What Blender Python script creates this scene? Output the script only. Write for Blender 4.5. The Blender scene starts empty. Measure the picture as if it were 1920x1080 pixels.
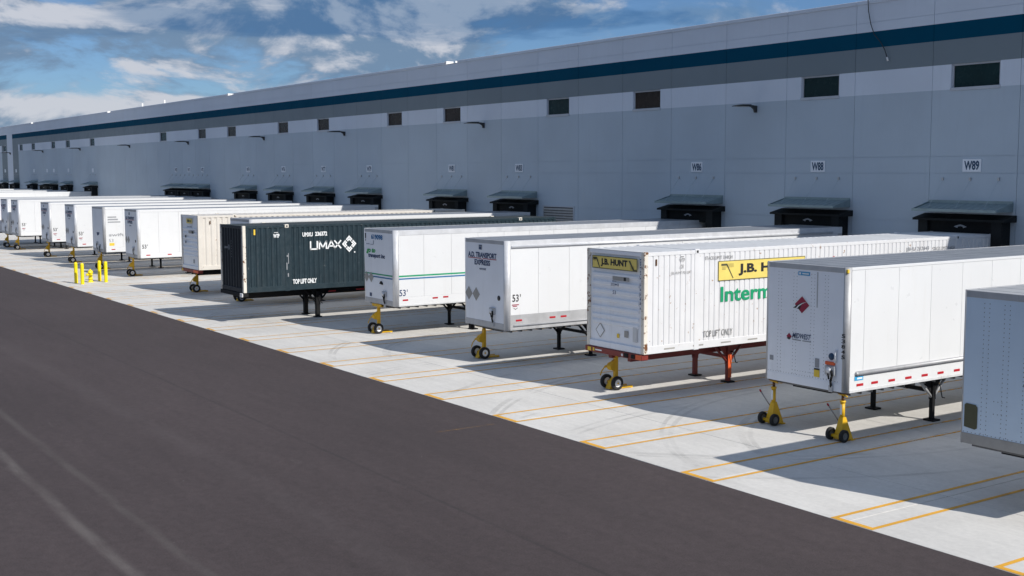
import bpy, bmesh, math, random
from mathutils import Matrix, Vector
random.seed(7)
S = bpy.context.scene
COL = S.collection
R = math.radians

# ------------------------------------------------------------------ camera
cam = bpy.data.cameras.new('camera'); camo = bpy.data.objects.new('camera', cam); COL.objects.link(camo)
YAW, PITCH, ROLL, CH = R(55.688), R(5.608), R(-.148), 6.377
fh = Vector((-math.sin(YAW), math.cos(YAW), 0)); up = Vector((0, 0, 1))
F = fh*math.cos(PITCH) - up*math.sin(PITCH); Rt = fh.cross(up); U = Rt.cross(F)
R2 = Rt*math.cos(ROLL) + U*math.sin(ROLL); U2 = U*math.cos(ROLL) - Rt*math.sin(ROLL)
m = Matrix((R2, U2, -F)).transposed().to_4x4(); m.translation = (0, 0, CH)
camo.matrix_world = m
cam.sensor_fit = 'HORIZONTAL'; cam.sensor_width = 36; cam.lens = 36*2244.24/1920
cam.clip_start = .5; cam.clip_end = 3000
S.camera = camo

# ------------------------------------------------------------------ sky and sun
SUN = Vector((1.29, .33, 1.0)).normalized()
world = bpy.data.worlds.new('World'); S.world = world; world.use_nodes = True
wt = world.node_tree; wt.nodes.clear()
def WN(t, **k):
    n = wt.nodes.new(t)
    for a, b in k.items(): setattr(n, a, b)
    return n
wo = WN('ShaderNodeOutputWorld'); bg = WN('ShaderNodeBackground'); sky = WN('ShaderNodeTexSky', sky_type='NISHITA')
sky.sun_disc = False; sky.sun_elevation = math.asin(SUN.z); sky.sun_rotation = math.atan2(SUN.x, SUN.y)
sky.altitude = 200; sky.air_density = 1.0; sky.dust_density = .4; sky.ozone_density = 2.0
bg.inputs['Strength'].default_value = .065
wt.links.new(bg.outputs[0], wo.inputs[0])
tc = WN('ShaderNodeTexCoord')
def wmath(op, a, b=None, c=None):
    n = WN('ShaderNodeMath', operation=op)
    for i, v in enumerate((a, b, c)):
        if v is None: continue
        if isinstance(v, (int, float)): n.inputs[i].default_value = v
        else: wt.links.new(v, n.inputs[i])
    return n.outputs[0]
def wnoise(off, sc, det, rough, zs=2.8, dist=.15):
    mp = WN('ShaderNodeMapping'); mp.inputs['Scale'].default_value = (1, 1, zs); mp.inputs['Location'].default_value = off
    wt.links.new(tc.outputs['Generated'], mp.inputs[0])
    n = WN('ShaderNodeTexNoise'); n.inputs['Scale'].default_value = sc; n.inputs['Detail'].default_value = det
    n.inputs['Roughness'].default_value = rough; n.inputs['Distortion'].default_value = dist
    wt.links.new(mp.outputs[0], n.inputs['Vector']); return n.outputs['Fac']
def wramp(x, a, b):
    n = WN('ShaderNodeMapRange', interpolation_type='SMOOTHSTEP'); wt.links.new(x, n.inputs[0])
    n.inputs[1].default_value = a; n.inputs[2].default_value = b; return n.outputs[0]
def wmix(f, a, b):
    n = WN('ShaderNodeMix', data_type='RGBA'); wt.links.new(f, n.inputs[0])
    for s, v in ((6, a), (7, b)):
        if isinstance(v, tuple): n.inputs[s].default_value = v + (1,)
        else: wt.links.new(v, n.inputs[s])
    return n.outputs[2]
OFF = (.87, 3.33, 9.64)
base_n = wnoise(OFF, 6.5, 12, .60, 2.4, .35)
top_n = wnoise((OFF[0]-.02, OFF[1]-.01, OFF[2]+.035), 6.5, 8, .57, 2.4, .35)
big_n = wnoise((7.58, 1.18, 2.46), 3.2, 9, .56, 5.0, .3)
mask = wramp(base_n, .42, .53)
shade = wramp(wmath('SUBTRACT', base_n, top_n), -.06, .07)
dark = wramp(big_n, .47, .58)
SKYBLUE = sky.outputs[0]
ccol = wmix(shade, (2.6, 4.0, 6.0), (9.2, 9.5, 10.4))
# low sky is a shade bluer than the clear-air model gives
tint = WN('ShaderNodeMix', data_type='RGBA', blend_type='MULTIPLY'); tint.inputs[0].default_value = 1
wt.links.new(SKYBLUE, tint.inputs[6]); tint.inputs[7].default_value = (.66, .90, 1.28, 1)
fin = wmix(wmath('MULTIPLY', mask, .92), tint.outputs[2], ccol)
fin = wmix(wmath('MULTIPLY', dark, .7), fin, wmix(shade, (.8, 2.3, 5.0), (2.2, 3.9, 6.4)))
wt.links.new(fin, bg.inputs['Color'])

sl = bpy.data.lights.new('sun', 'SUN'); sl.energy = 4.6; sl.angle = R(.53); sl.color = (1, .955, .89)
so = bpy.data.objects.new('sun', sl); COL.objects.link(so)
so.rotation_euler = SUN.to_track_quat('Z', 'Y').to_euler(); so.location = (20, 20, 60)

vs = S.view_settings; S.display_settings.display_device = 'sRGB'
vs.view_transform = 'Standard'; vs.look = 'None'; vs.exposure = 0.0; vs.gamma = 1; vs.use_curve_mapping = False
S.cycles.use_denoising = True
S.cycles.max_bounces = 6; S.cycles.transparent_max_bounces = 8

# ------------------------------------------------------------------ materials
def newmat(name):
    mt = bpy.data.materials.new(name); mt.use_nodes = True
    nt = mt.node_tree; b = nt.nodes['Principled BSDF']
    return mt, nt, b
class NT:
    def __init__(s, nt): s.t = nt
    def n(s, typ, **k):
        x = s.t.nodes.new(typ)
        for a, b in k.items(): setattr(x, a, b)
        return x
    def put(s, sock, v):
        if isinstance(v, (int, float)): sock.default_value = v
        elif isinstance(v, tuple): sock.default_value = v if len(v) == len(sock.default_value) else v + (1,)
        else: s.t.links.new(v, sock)
    def math(s, op, a, b=0.0, c=None, clamp=False):
        x = s.n('ShaderNodeMath', operation=op, use_clamp=clamp); s.put(x.inputs[0], a); s.put(x.inputs[1], b)
        if c is not None: s.put(x.inputs[2], c)
        return x.outputs[0]
    def noise(s, vec, sc, det=4, rough=.55, scale=None, loc=None):
        if scale or loc:
            mp = s.n('ShaderNodeMapping'); s.put(mp.inputs[0], vec)
            if scale: mp.inputs['Scale'].default_value = scale
            if loc: mp.inputs['Location'].default_value = loc
            vec = mp.outputs[0]
        x = s.n('ShaderNodeTexNoise'); s.put(x.inputs['Vector'], vec); x.inputs['Scale'].default_value = sc
        x.inputs['Detail'].default_value = det; x.inputs['Roughness'].default_value = rough
        return x.outputs['Fac']
    def ramp(s, x, a, b, lo=0.0, hi=1.0, smooth=True):
        r = s.n('ShaderNodeMapRange', interpolation_type='SMOOTHSTEP' if smooth else 'LINEAR')
        s.put(r.inputs[0], x); r.inputs[1].default_value = a; r.inputs[2].default_value = b
        r.inputs[3].default_value = lo; r.inputs[4].default_value = hi; return r.outputs[0]
    def mix(s, f, a, b, mode='MIX'):
        x = s.n('ShaderNodeMix', data_type='RGBA', blend_type=mode); s.put(x.inputs[0], f); s.put(x.inputs[6], a); s.put(x.inputs[7], b)
        return x.outputs[2]
    def scale(s, c, f):
        x = s.n('ShaderNodeVectorMath', operation='SCALE'); s.put(x.inputs[0], c if not isinstance(c, tuple) else c[:3]); s.put(x.inputs[3], f)
        return x.outputs[0]
    def bump(s, h, strength, dist, b):
        x = s.n('ShaderNodeBump'); x.inputs['Strength'].default_value = strength; x.inputs['Distance'].default_value = dist
        s.put(x.inputs['Height'], h); s.t.links.new(x.outputs[0], b.inputs['Normal'])

def M(name, col, rough=.5, metal=0.0, spec=.5, var=.06, vs=1.5, streak=0.0, scol=(.16, .14, .12), spots=0.0, spcol=(.16, .07, .03), rnd=0.0, bump=0.0, bs=40):
    mt, nt, b = newmat(name); k = NT(nt)
    tcn = k.n('ShaderNodeTexCoord'); oi = k.n('ShaderNodeObjectInfo')
    vec = k.n('ShaderNodeVectorMath', operation='ADD'); k.put(vec.inputs[0], tcn.outputs['Object'])
    k.put(vec.inputs[1], oi.outputs['Location']); v = vec.outputs[0]
    f = k.ramp(k.noise(v, vs, 5, .6), .25, .75, 1-var, 1+var)
    if rnd: f = k.math('MULTIPLY', f, k.ramp(oi.outputs['Random'], 0, 1, 1-rnd, 1+rnd, False))
    c = k.scale(col, f)
    if streak:
        s1 = k.noise(v, 1.0, 5, .65, scale=(5, 5, .35)); s2 = k.noise(v, .7, 2)
        c = k.mix(k.math('MULTIPLY', k.ramp(s1, .5, .78), k.ramp(s2, .3, .7, 0, streak)), c, scol)
    if spots:
        s3 = k.noise(v, 5.5, 7, .68); c = k.mix(k.ramp(s3, .72-spots*.2, .74-spots*.2+.03), c, spcol)
    k.put(b.inputs['Base Color'], c)
    b.inputs['Metallic'].default_value = metal; b.inputs['Specular IOR Level'].default_value = spec
    k.put(b.inputs['Roughness'], k.ramp(k.noise(v, vs*4, 3), .2, .8, max(.05, rough-.08), min(1, rough+.08)))
    if bump: k.bump(k.noise(v, bs, 4), bump, .01, b)
    return mt

MAT = {}
def mk(name, *a, **k): MAT[name] = M(name, *a, **k)
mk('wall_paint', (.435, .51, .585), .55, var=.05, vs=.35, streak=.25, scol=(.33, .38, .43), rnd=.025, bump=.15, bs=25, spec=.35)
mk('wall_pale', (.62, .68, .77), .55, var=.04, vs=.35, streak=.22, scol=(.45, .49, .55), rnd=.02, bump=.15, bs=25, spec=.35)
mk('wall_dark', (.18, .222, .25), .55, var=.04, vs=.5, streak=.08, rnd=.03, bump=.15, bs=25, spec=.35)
mk('wall_blue', (.0005, .062, .118), .8, var=.05, vs=.5, spec=.06)
mk('joint_dark', (.10, .11, .125), .9)
mk('trailer_white', (.695, .705, .715), .34, var=.015, vs=.8, streak=.30, scol=(.58, .56, .53), rnd=.015, bump=.25, bs=1.4)
mk('nose_white', (.83, .855, .90), .4, bump=.2, bs=1.6, var=.03, vs=1.2, streak=.22, scol=(.42, .41, .40))
mk('nose_bluish', (.58, .70, .82), .4, var=.03, vs=1.2, streak=.15, scol=(.4, .45, .5))
mk('dirty_white', (.62, .63, .64), .45, var=.06, vs=2, streak=.55, scol=(.25, .22, .19), spots=.15, spcol=(.22, .14, .09))
mk('alu', (.72, .73, .75), .38, .3, var=.08, vs=2, streak=.3, scol=(.3, .3, .3))
mk('alu_dull', (.47, .475, .485), .5, .3, var=.10, vs=2, streak=.35, scol=(.18, .17, .16))
mk('alu_dark', (.16, .165, .17), .5, .4, var=.10, vs=3)
mk('roof_alu', (.34, .36, .39), .42, .35, var=.06, vs=.7, streak=.2, scol=(.22, .22, .22))
mk('roof_light', (.45, .46, .47), .5, .1, var=.06, vs=.8)
mk('roof_white', (.66, .67, .68), .5, var=.07, vs=.8, streak=.2)
mk('cont_white', (.695, .70, .715), .45, var=.03, vs=1.5, streak=.16, scol=(.42, .36, .3), spots=.42, spcol=(.33, .2, .12))
mk('cont_cream', (.67, .635, .58), .5, var=.04, vs=1.5, streak=.22, scol=(.4, .3, .22), spots=.42, spcol=(.4, .27, .18))
mk('cont_rusty', (.72, .68, .60), .5, var=.06, vs=3, streak=.5, scol=(.25, .15, .08), spots=.78, spcol=(.17, .075, .03))
mk('cont_navy', (.015, .031, .041), .42, var=.12, vs=1.5, streak=.25, scol=(.06, .07, .075), spots=.36, spcol=(.12, .13, .13))
mk('cont_navy_nose', (.010, .014, .019), .5, var=.1, vs=2)
mk('cont_roof_navy', (.040, .050, .050), .6, var=.15, vs=1)
mk('seam_dark', (.12, .12, .12), .7)
mk('black_steel', (.012, .012, .013), .7, var=.2, vs=4, spec=.2)
mk('red_steel', (.21, .030, .022), .5, var=.15, vs=3, streak=.3, scol=(.06, .02, .02))
mk('orange_paint', (.75, .12, .03), .5, var=.1)
mk('yellow_paint', (.72, .42, .012), .45, var=.08, vs=4, streak=.15, scol=(.3, .18, .02))
mk('bollard_yellow', (.86, .68, .006), .4, var=.03)
mk('line_yellow', (.70, .36, .025), .75, var=.15, vs=2)
mk('rubber', (.018, .018, .019), .8, var=.2, vs=8)
mk('rim_white', (.78, .78, .78), .45, var=.05)
mk('screw_brown', (.10, .045, .02), .6, var=.2, vs=12)
mk('handle_grey', (.30, .29, .28), .5, .5)
mk('foam_black', (.012, .014, .015), .75, var=.15, vs=3, spec=.25)
mk('curtain_black', (.008, .009, .009), .8, spec=.2)
mk('galvanised', (.24, .31, .325), .42, .35, var=.10, vs=3)
mk('lamp_dark', (.03, .032, .034), .5)
mk('lens_grey', (.45, .45, .42), .4)
mk('glass_teal', (.010, .030, .032), .25, spec=.12, var=.2, vs=1)
mk('glass_brown', (.032, .022, .017), .25, spec=.12, var=.3, vs=1)
mk('frame_pale', (.46, .49, .54), .45)
mk('sign_white', (.74, .78, .84), .5)
mk('sign_navy', (.012, .055, .12), .5)
mk('ink_black', (.02, .02, .022), .5)
mk('ink_grey', (.30, .31, .33), .5)
mk('ink_faded', (.22, .22, .22), .6, var=.3, vs=10)
mk('ink_white', (.80, .82, .83), .5)
mk('ink_red', (.42, .02, .035), .5)
mk('ink_crimson', (.30, .012, .045), .45)
mk('ink_navy', (.03, .06, .14), .5)
mk('ink_blue', (.015, .14, .34), .5)
mk('ink_skyblue', (.04, .34, .62), .5)
mk('ink_green', (.005, .30, .135), .5)
mk('ink_bright_green', (.04, .36, .10), .5)
mk('ink_yellow', (.80, .55, .05), .5)
mk('plate_yellow', (.78, .62, .16), .5, var=.05, vs=3)
mk('decal_taupe', (.34, .33, .31), .5, var=.1, vs=4)
mk('decal_olive', (.085, .085, .045), .6, var=.1, vs=4)
mk('tape_red', (.45, .01, .02), .4)
mk('cable_black', (.02, .025, .03), .6)

def concrete():
    mt, nt, b = newmat('concrete'); k = NT(nt)
    pos = k.n('ShaderNodeNewGeometry').outputs['Position']; oi = k.n('ShaderNodeObjectInfo')
    f = k.ramp(k.noise(pos, .35, 6, .6), .25, .75, .90, 1.07)
    f = k.math('MULTIPLY', f, k.ramp(k.noise(pos, 9, 6, .65), .2, .8, .93, 1.06))
    f = k.math('MULTIPLY', f, k.ramp(k.noise(pos, 1.0, 5, .6, scale=(.5, 3.2, 1)), .3, .8, 1.03, .93))
    f = k.math('MULTIPLY', f, k.ramp(oi.outputs['Random'], 0, 1, .965, 1.03, False))
    c = k.scale((.625, .61, .58), f)
    c = k.mix(k.ramp(k.noise(pos, .9, 6, .7, loc=(9, 3, 0)), .62, .80, 0, .16), c, (.38, .365, .34))
    c = k.mix(k.ramp(k.noise(pos, 2.6, 7, .75, loc=(4, 8, 0)), .71, .83, 0, .22), c, (.30, .29, .27))
    k.put(b.inputs['Base Color'], c); b.inputs['Roughness'].default_value = .88; b.inputs['Specular IOR Level'].default_value = .3
    k.bump(k.noise(pos, 70, 5), .25, .004, b); return mt
MAT['concrete'] = concrete()
def asphalt():
    mt, nt, b = newmat('asphalt'); k = NT(nt)
    pos = k.n('ShaderNodeNewGeometry').outputs['Position']
    sp = k.n('ShaderNodeSeparateXYZ'); k.put(sp.inputs[0], pos); X, Y = sp.outputs[0], sp.outputs[1]
    f = k.ramp(k.noise(pos, .12, 5, .6, scale=(.6, 1.3, 1)), .25, .75, .88, 1.12)
    f = k.math('MULTIPLY', f, k.ramp(k.noise(pos, 1.1, 6, .65, scale=(.35, 2.0, 1)), .25, .75, .93, 1.07))
    f = k.math('MULTIPLY', f, k.ramp(k.noise(pos, 34, 5, .75), .25, .75, .72, 1.28))
    wob = k.math('MULTIPLY', k.math('SUBTRACT', k.noise(pos, .16, 2), .5), .35)
    Yw = k.math('ADD', Y, wob)
    def band(y0, w, amt, soft=.6):
        d = k.math('ABSOLUTE', k.math('SUBTRACT', Yw, y0))
        g = k.ramp(d, w*soft, w, amt, 0)
        return k.math('MULTIPLY', g, k.ramp(k.noise(pos, .8, 5, .65, scale=(.5, 2, 1), loc=(y0, 0, 0)), .3, .65, .25, 1))
    f = k.math('MULTIPLY', f, k.ramp(k.noise(pos, 5, 8, .7, loc=(2, 2, 0)), .25, .75, .86, 1.14))
    c = k.scale((.064, .0505, .051), f)
    c = k.mix(band(5.45, .19, .26, .1), c, (.27, .25, .235))
    c = k.mix(band(6.42, .16, .13, .1), c, (.24, .23, .21))
    c = k.mix(band(9.2, .5, .06, .1), c, (.22, .2, .2))
    c = k.mix(band(14.1, .8, .08, .1), c, (.03, .03, .03))
    ds = k.math('ABSOLUTE', k.math('SUBTRACT', k.math('ADD', Y, k.math('MULTIPLY', wob, .25)), 11.64))
    seam = k.math('MULTIPLY', k.ramp(ds, .015, .07, .42, 0), k.ramp(k.noise(pos, .6, 4), .3, .6, .35, 1))
    c = k.mix(seam, c, (.03, .027, .028))
    half = k.ramp(k.math('SUBTRACT', Y, 11.64), -.05, .05, 0, .06); c = k.mix(half, c, (.06, .05, .05))
    spk = k.noise(pos, 7, 2, .5); c = k.mix(k.ramp(spk, .795, .81, 0, .6), c, (.3, .29, .27))
    # scuffs
    sc = k.noise(pos, .55, 7, .7, scale=(.4, 1.6, 1), loc=(3, 7, 0)); c = k.mix(k.ramp(sc, .62, .78, 0, .16), c, (.24, .22, .21))
    k.put(b.inputs['Base Color'], c); b.inputs['Roughness'].default_value = .85; b.inputs['Specular IOR Level'].default_value = .3
    k.bump(k.noise(pos, 60, 6, .7), .5, .008, b); return mt
MAT['asphalt'] = asphalt()
def worn_line():
    mt, nt, b = newmat('worn_line'); k = NT(nt)
    pos = k.n('ShaderNodeNewGeometry').outputs['Position']
    sp = k.n('ShaderNodeSeparateXYZ'); k.put(sp.inputs[0], pos)
    wear = k.math('ADD', k.ramp(sp.outputs[0], -60, -24, .72, .10), k.ramp(sp.outputs[1], 19.5, 25, 0, .62), clamp=True)
    fac = k.math('MULTIPLY', k.ramp(k.noise(pos, 6, 7, .75, scale=(1, .4, 1)), .42, .58), wear)
    k.put(b.inputs['Base Color'], k.scale((.78, .40, .035), k.ramp(k.noise(pos, 1.4, 4), .2, .8, .85, 1.1)))
    b.inputs['Roughness'].default_value = .75
    tr = k.n('ShaderNodeBsdfTransparent'); mx = k.n('ShaderNodeMixShader'); k.put(mx.inputs[0], fac)
    nt.links.new(b.outputs[0], mx.inputs[1]); nt.links.new(tr.outputs[0], mx.inputs[2])
    nt.links.new(mx.outputs[0], nt.nodes['Material Output'].inputs[0]); return mt
MAT['worn_line'] = worn_line()
def faint_line():
    mt = MAT['worn_line'].copy(); mt.name = 'faint_line'
    for n in mt.node_tree.nodes:
        if n.type == 'MAP_RANGE' and abs(n.inputs[1].default_value+60) < 1e-3: n.inputs[3].default_value = .97; n.inputs[4].default_value = .97
        if n.type == 'MAP_RANGE' and abs(n.inputs[1].default_value-.42) < 1e-3: n.inputs[1].default_value = .2; n.inputs[2].default_value = .58
    return mt
MAT['faint_line'] = faint_line()
def tyre_film():
    mt, nt, b = newmat('tyre_film'); k = NT(nt)
    pos = k.n('ShaderNodeNewGeometry').outputs['Position']
    b.inputs['Base Color'].default_value = (.10, .095, .09, 1); b.inputs['Roughness'].default_value = .9
    fac = k.math('MULTIPLY', k.ramp(k.noise(pos, .5, 3, .6), .35, .65), k.ramp(k.noise(pos, 9, 3, .6, scale=(1, 1, 1)), .2, .7, .06, .17))
    tr = k.n('ShaderNodeBsdfTransparent'); mx = k.n('ShaderNodeMixShader'); k.put(mx.inputs[0], fac)
    nt.links.new(tr.outputs[0], mx.inputs[1]); nt.links.new(b.outputs[0], mx.inputs[2])
    nt.links.new(mx.outputs[0], nt.nodes['Material Output'].inputs[0]); return mt
MAT['tyre_film'] = tyre_film()

# ------------------------------------------------------------------ mesh helpers
class B:
    """collects shapes, then becomes ONE mesh"""
    def __init__(s): s.bm = bmesh.new(); s.mats = []
    def _mi(s, mat):
        if mat not in s.mats: s.mats.append(mat)
        return s.mats.index(mat)
    def box(s, x0, x1, y0, y1, z0, z1, mat, bevel=0, seg=1):
        t = bmesh.new(); bmesh.ops.create_cube(t, size=1)
        for v in t.verts: v.co = Vector(((x0+x1)/2 + v.co.x*(x1-x0), (y0+y1)/2 + v.co.y*(y1-y0), (z0+z1)/2 + v.co.z*(z1-z0)))
        if bevel: bmesh.ops.bevel(t, geom=t.edges[:], offset=bevel, segments=seg, affect='EDGES', profile=.5)
        s.merge(t, mat); return s
    def merge(s, t, mat, smooth=False):
        i = s._mi(mat); mp = {}
        for v in t.verts: mp[v] = s.bm.verts.new(v.co)
        for f in t.faces:
            try: g = s.bm.faces.new([mp[v] for v in f.verts]); g.material_index = i; g.smooth = smooth
            except ValueError: pass
        t.free()
    def cyl(s, p0, p1, r0, mat, r1=None, n=12, smooth=True, caps=True):
        p0, p1 = Vector(p0), Vector(p1); r1 = r0 if r1 is None else r1
        d = (p1-p0).normalized(); a = d.orthogonal().normalized(); b = d.cross(a); i = s._mi(mat)
        L0, L1 = [], []
        for k in range(n):
            an = 2*math.pi*k/n; o = a*math.cos(an) + b*math.sin(an)
            L0.append(s.bm.verts.new(p0+o*r0)); L1.append(s.bm.verts.new(p1+o*r1))
        for k in range(n):
            f = s.bm.faces.new((L0[k], L0[(k+1) % n], L1[(k+1) % n], L1[k])); f.material_index = i; f.smooth = smooth
        if caps:
            f = s.bm.faces.new(L0[::-1]); f.material_index = i; f = s.bm.faces.new(L1); f.material_index = i
        return s
    def lathe(s, c, axis, prof, mat, n=16):
        """prof: list of (radius, offset along axis)"""
        c = Vector(c); d = Vector(axis).normalized(); a = d.orthogonal().normalized(); b = d.cross(a); i = s._mi(mat); rings = []
        for r, o in prof:
            rings.append([s.bm.verts.new(c + d*o + (a*math.cos(2*math.pi*k/n) + b*math.sin(2*math.pi*k/n))*max(r, 1e-4)) for k in range(n)])
        for A, C in zip(rings, rings[1:]):
            for k in range(n):
                f = s.bm.faces.new((A[k], A[(k+1) % n], C[(k+1) % n], C[k])); f.material_index = i; f.smooth = True
        return s
    def tube(s, pts, r, mat, n=6):
        for a, b in zip(pts, pts[1:]): s.cyl(a, b, r, mat, n=n)
        return s
    def prism(s, poly, axis, a0, a1, mat):
        """poly in the two other axes (x,y)->, extruded along axis from a0 to a1"""
        def P(u, v, w): return {'x': (w, u, v), 'y': (u, w, v), 'z': (u, v, w)}[axis]
        i = s._mi(mat); A = [s.bm.verts.new(P(u, v, a0)) for u, v in poly]; C = [s.bm.verts.new(P(u, v, a1)) for u, v in poly]
        n = len(poly)
        for f in [A[::-1], C] + [(A[k], A[(k+1) % n], C[(k+1) % n], C[k]) for k in range(n)]:
            g = s.bm.faces.new(f); g.material_index = i
        return s
    def quad(s, pts, mat):
        g = s.bm.faces.new([s.bm.verts.new(p) for p in pts]); g.material_index = s._mi(mat); return s
    def mesh(s, name):
        bmesh.ops.recalc_face_normals(s.bm, faces=s.bm.faces[:]) if s.bm.faces else None
        me = bpy.data.meshes.new(name); s.bm.to_mesh(me); s.bm.free()
        for mname in s.mats: me.materials.append(MAT[mname])
        return me
    def build(s, name, parent=None, loc=(0, 0, 0)): return put(s.mesh(name), name, parent, loc)
def put(me, name, parent=None, loc=(0, 0, 0), rz=0):
    o = bpy.data.objects.new(name, me); COL.objects.link(o); o.location = loc
    if rz: o.rotation_euler.z = rz
    if parent: o.parent = parent
    return o
CACHE = {}
def shared(key, fn):
    if key not in CACHE: CACHE[key] = fn()
    return CACHE[key]
def thing(name, label, cat, loc=(0, 0, 0), group=None, rz=0):
    o = bpy.data.objects.new(name, None); COL.objects.link(o); o.location = loc; o.empty_display_size = .3; o.rotation_euler.z = rz
    o['label'] = label; o['category'] = cat
    if group: o['group'] = group
    return o
def struct(o): o['kind'] = 'structure'; return o

# flat marks: (u, v) on a nose (faces -y) or on a right side (faces +x)
def place_uv(face, u, v, off): return (u, -off, v) if face == 'nose' else (off, u, v)
def flat(name, polys, mat, parent, face, origin, off=.006):
    """polys: list of (u,v) outlines; origin: nose -> (x, y_plane), side -> (x_plane, y)"""
    bm = bmesh.new()
    for poly in polys:
        vs_ = [bm.verts.new((u, -off, v) if face == 'nose' else (off, u, v)) for u, v in poly]
        bm.faces.new(vs_)
    me = bpy.data.meshes.new(name); bm.to_mesh(me); bm.free(); me.materials.append(MAT[mat])
    return put(me, name, parent, (origin[0], origin[1], 0))
def rect(u0, u1, v0, v1): return [(u0, v0), (u1, v0), (u1, v1), (u0, v1)]
def diamond(u, v, a, b): return [(u, v-b), (u+a, v), (u, v+b), (u-a, v)]
def text(s, mat, parent, face, origin, u0, u1, v0, v1, bold=.0, shear=0.0, off=.008, name='lettering', rot=0):
    cu = bpy.data.curves.new('t', 'FONT'); cu.body = s; cu.size = 1; cu.offset = bold; cu.shear = shear; cu.resolution_u = 3
    ob = bpy.data.objects.new('t', cu); me = bpy.data.meshes.new_from_object(ob)
    bpy.data.objects.remove(ob); bpy.data.curves.remove(cu)
    pts = [(v.co.x, v.co.y) for v in me.vertices]
    if rot: pts = [(y, -x) for x, y in pts] if rot < 0 else [(-y, x) for x, y in pts]
    a0, a1 = min(p[0] for p in pts), max(p[0] for p in pts); b0, b1 = min(p[1] for p in pts), max(p[1] for p in pts)
    for v, p in zip(me.vertices, pts):
        u = u0 + (p[0]-a0)/(a1-a0)*(u1-u0); w = v0 + (p[1]-b0)/(b1-b0)*(v1-v0)
        v.co = (u, -off, w) if face == 'nose' else (off, u, w)
    me.materials.clear(); me.materials.append(MAT[mat]); me.name = name
    return put(me, name, parent, (origin[0], origin[1], 0))

# ------------------------------------------------------------------ ground
YE, YW = 16.95, 38.20        # asphalt edge, wall face
PIT = 3.59; XJ0 = -24.70     # panel pitch and a panel joint
struct(B().quad([(-900, -600, -.06), (600, -600, -.06), (600, 900, -.06), (-900, 900, -.06)], 'asphalt').build('ground'))
def asphalt_sheet():
    b = B(); bm = b.bm; i = b._mi('asphalt'); prev = None; x = -420.0
    while x < 60:
        j = YE + random.uniform(-.03, .03) + .03*math.sin(x*.7)*math.sin(x*.23) if x > -120 else YE
        cur = (bm.verts.new((x, -160, -.004)), bm.verts.new((x, j, -.004)))
        if prev: bm.faces.new((prev[0], cur[0], cur[1], prev[1])).material_index = i
        prev = cur; x += .22 if x > -80 else 3.0
    return b.build('asphalt_yard')
struct(asphalt_sheet())
apron = struct(B().quad([(-420, YE-.05, -.03), (60, YE-.05, -.03), (60, YW+.5, -.03), (-420, YW+.5, -.03)], 'joint_dark').build('concrete_apron'))
rows = [YE, 19.97, 24.5, 29.1, 33.7, YW]
NC = 59; X_R = 11.0
for c in range(NC):
    xr = X_R - 3.59*c - .01; 
    for r in range(5):
        y0, y1 = rows[r], rows[r+1]
        me = shared(('slab', r), lambda: B().box(-3.59+.016, 0, .008 if r else 0, y1-y0-.008, -.028, 0, 'concrete', .004).mesh('slab'))
        put(me, 'slab', apron, (xr, y0, 0))
B().box(-420, X_R-3.59*NC-.02, YE, YW, -.028, 0, 'concrete').build('slab', apron)
B().box(X_R+.01, 60, YE, YW, -.028, 0, 'concrete').build('slab', apron)

# painted stall markings: a U of two lines joined at the asphalt edge
cent = [(-10.65, .86), (-14.0, .86), (-18.05, .9), (-21.59, .85), (-25.25, 1.0), (-28.85, .95), (-32.31, .83), (-35.79, .9)] + [(-39.4-3.59*k, .88) for k in range(24)]
for x, w in cent:
    b = B(); h = w/2; t = .095
    b.quad([(x-h-t/2, YE+.01, .005), (x-h+t/2, YE+.01, .005), (x-h+t/2, 37.2, .005), (x-h-t/2, 37.2, .005)], 'worn_line')
    b.quad([(x+h-t/2, YE+.01, .005), (x+h+t/2, YE+.01, .005), (x+h+t/2, 37.2, .005), (x+h-t/2, 37.2, .005)], 'worn_line')
    b.quad([(x-h+t/2, YE+.01, .005), (x+h-t/2, YE+.01, .005), (x+h-t/2, YE+.14, .005), (x-h+t/2, YE+.14, .005)], 'worn_line')
    struct(b.build('stall_marking'))
struct(B().quad([(-24.885, 14.7, 0), (-24.85, 14.7, 0), (-24.84, 16.4, 0), (-24.875, 16.4, 0)], 'faint_line').build('faded_marking'))

def tyre_marks():
    b = B()
    def ribbon(pts, w):
        for (a, c) in zip(pts, pts[1:]):
            d = (Vector(c)-Vector(a)).normalized(); n = Vector((-d.y, d.x))*w/2
            b.quad([(a[0]-n.x, a[1]-n.y, .009), (c[0]-n.x, c[1]-n.y, .009), (c[0]+n.x, c[1]+n.y, .009), (a[0]+n.x, a[1]+n.y, .009)], 'tyre_film')
    rnd = random.Random(5)
    for xs in [-16, -19.8, -23.3, -25.5, -27.3, -30.2, -33.4, -37, -41.2, -45, -48.6, -54.8, -61, -66, -72.7, -79.4, -86.3]:
        for q in range(rnd.choice((0, 1, 1, 2))):
            r = rnd.uniform(6.5, 14); sgn = rnd.choice((1, 1, -1)); yc = rnd.uniform(21.5, 26); x1 = xs + rnd.uniform(-.9, .9)
            for off in (-.95, .95):
                pts = []
                rr = r + off*sgn*-1
                for k in range(26):
                    a = k/25*R(70); X = x1 + off + sgn*(rr - rr*math.cos(a)); Y = yc - rr*math.sin(a)
                    if Y < YE+.05: break
                    pts.append((X, Y))
                if len(pts) > 2:
                    ribbon(pts, rnd.uniform(.10, .2))
                    if rnd.random() < .5: ribbon([(x+.33, y) for x, y in pts], .12)
    o = b.build('tyre_marks'); o['kind'] = 'stuff'; o['label'] = 'dark curved tyre marks on the pale concrete apron'; return o
tyre_marks()

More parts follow.
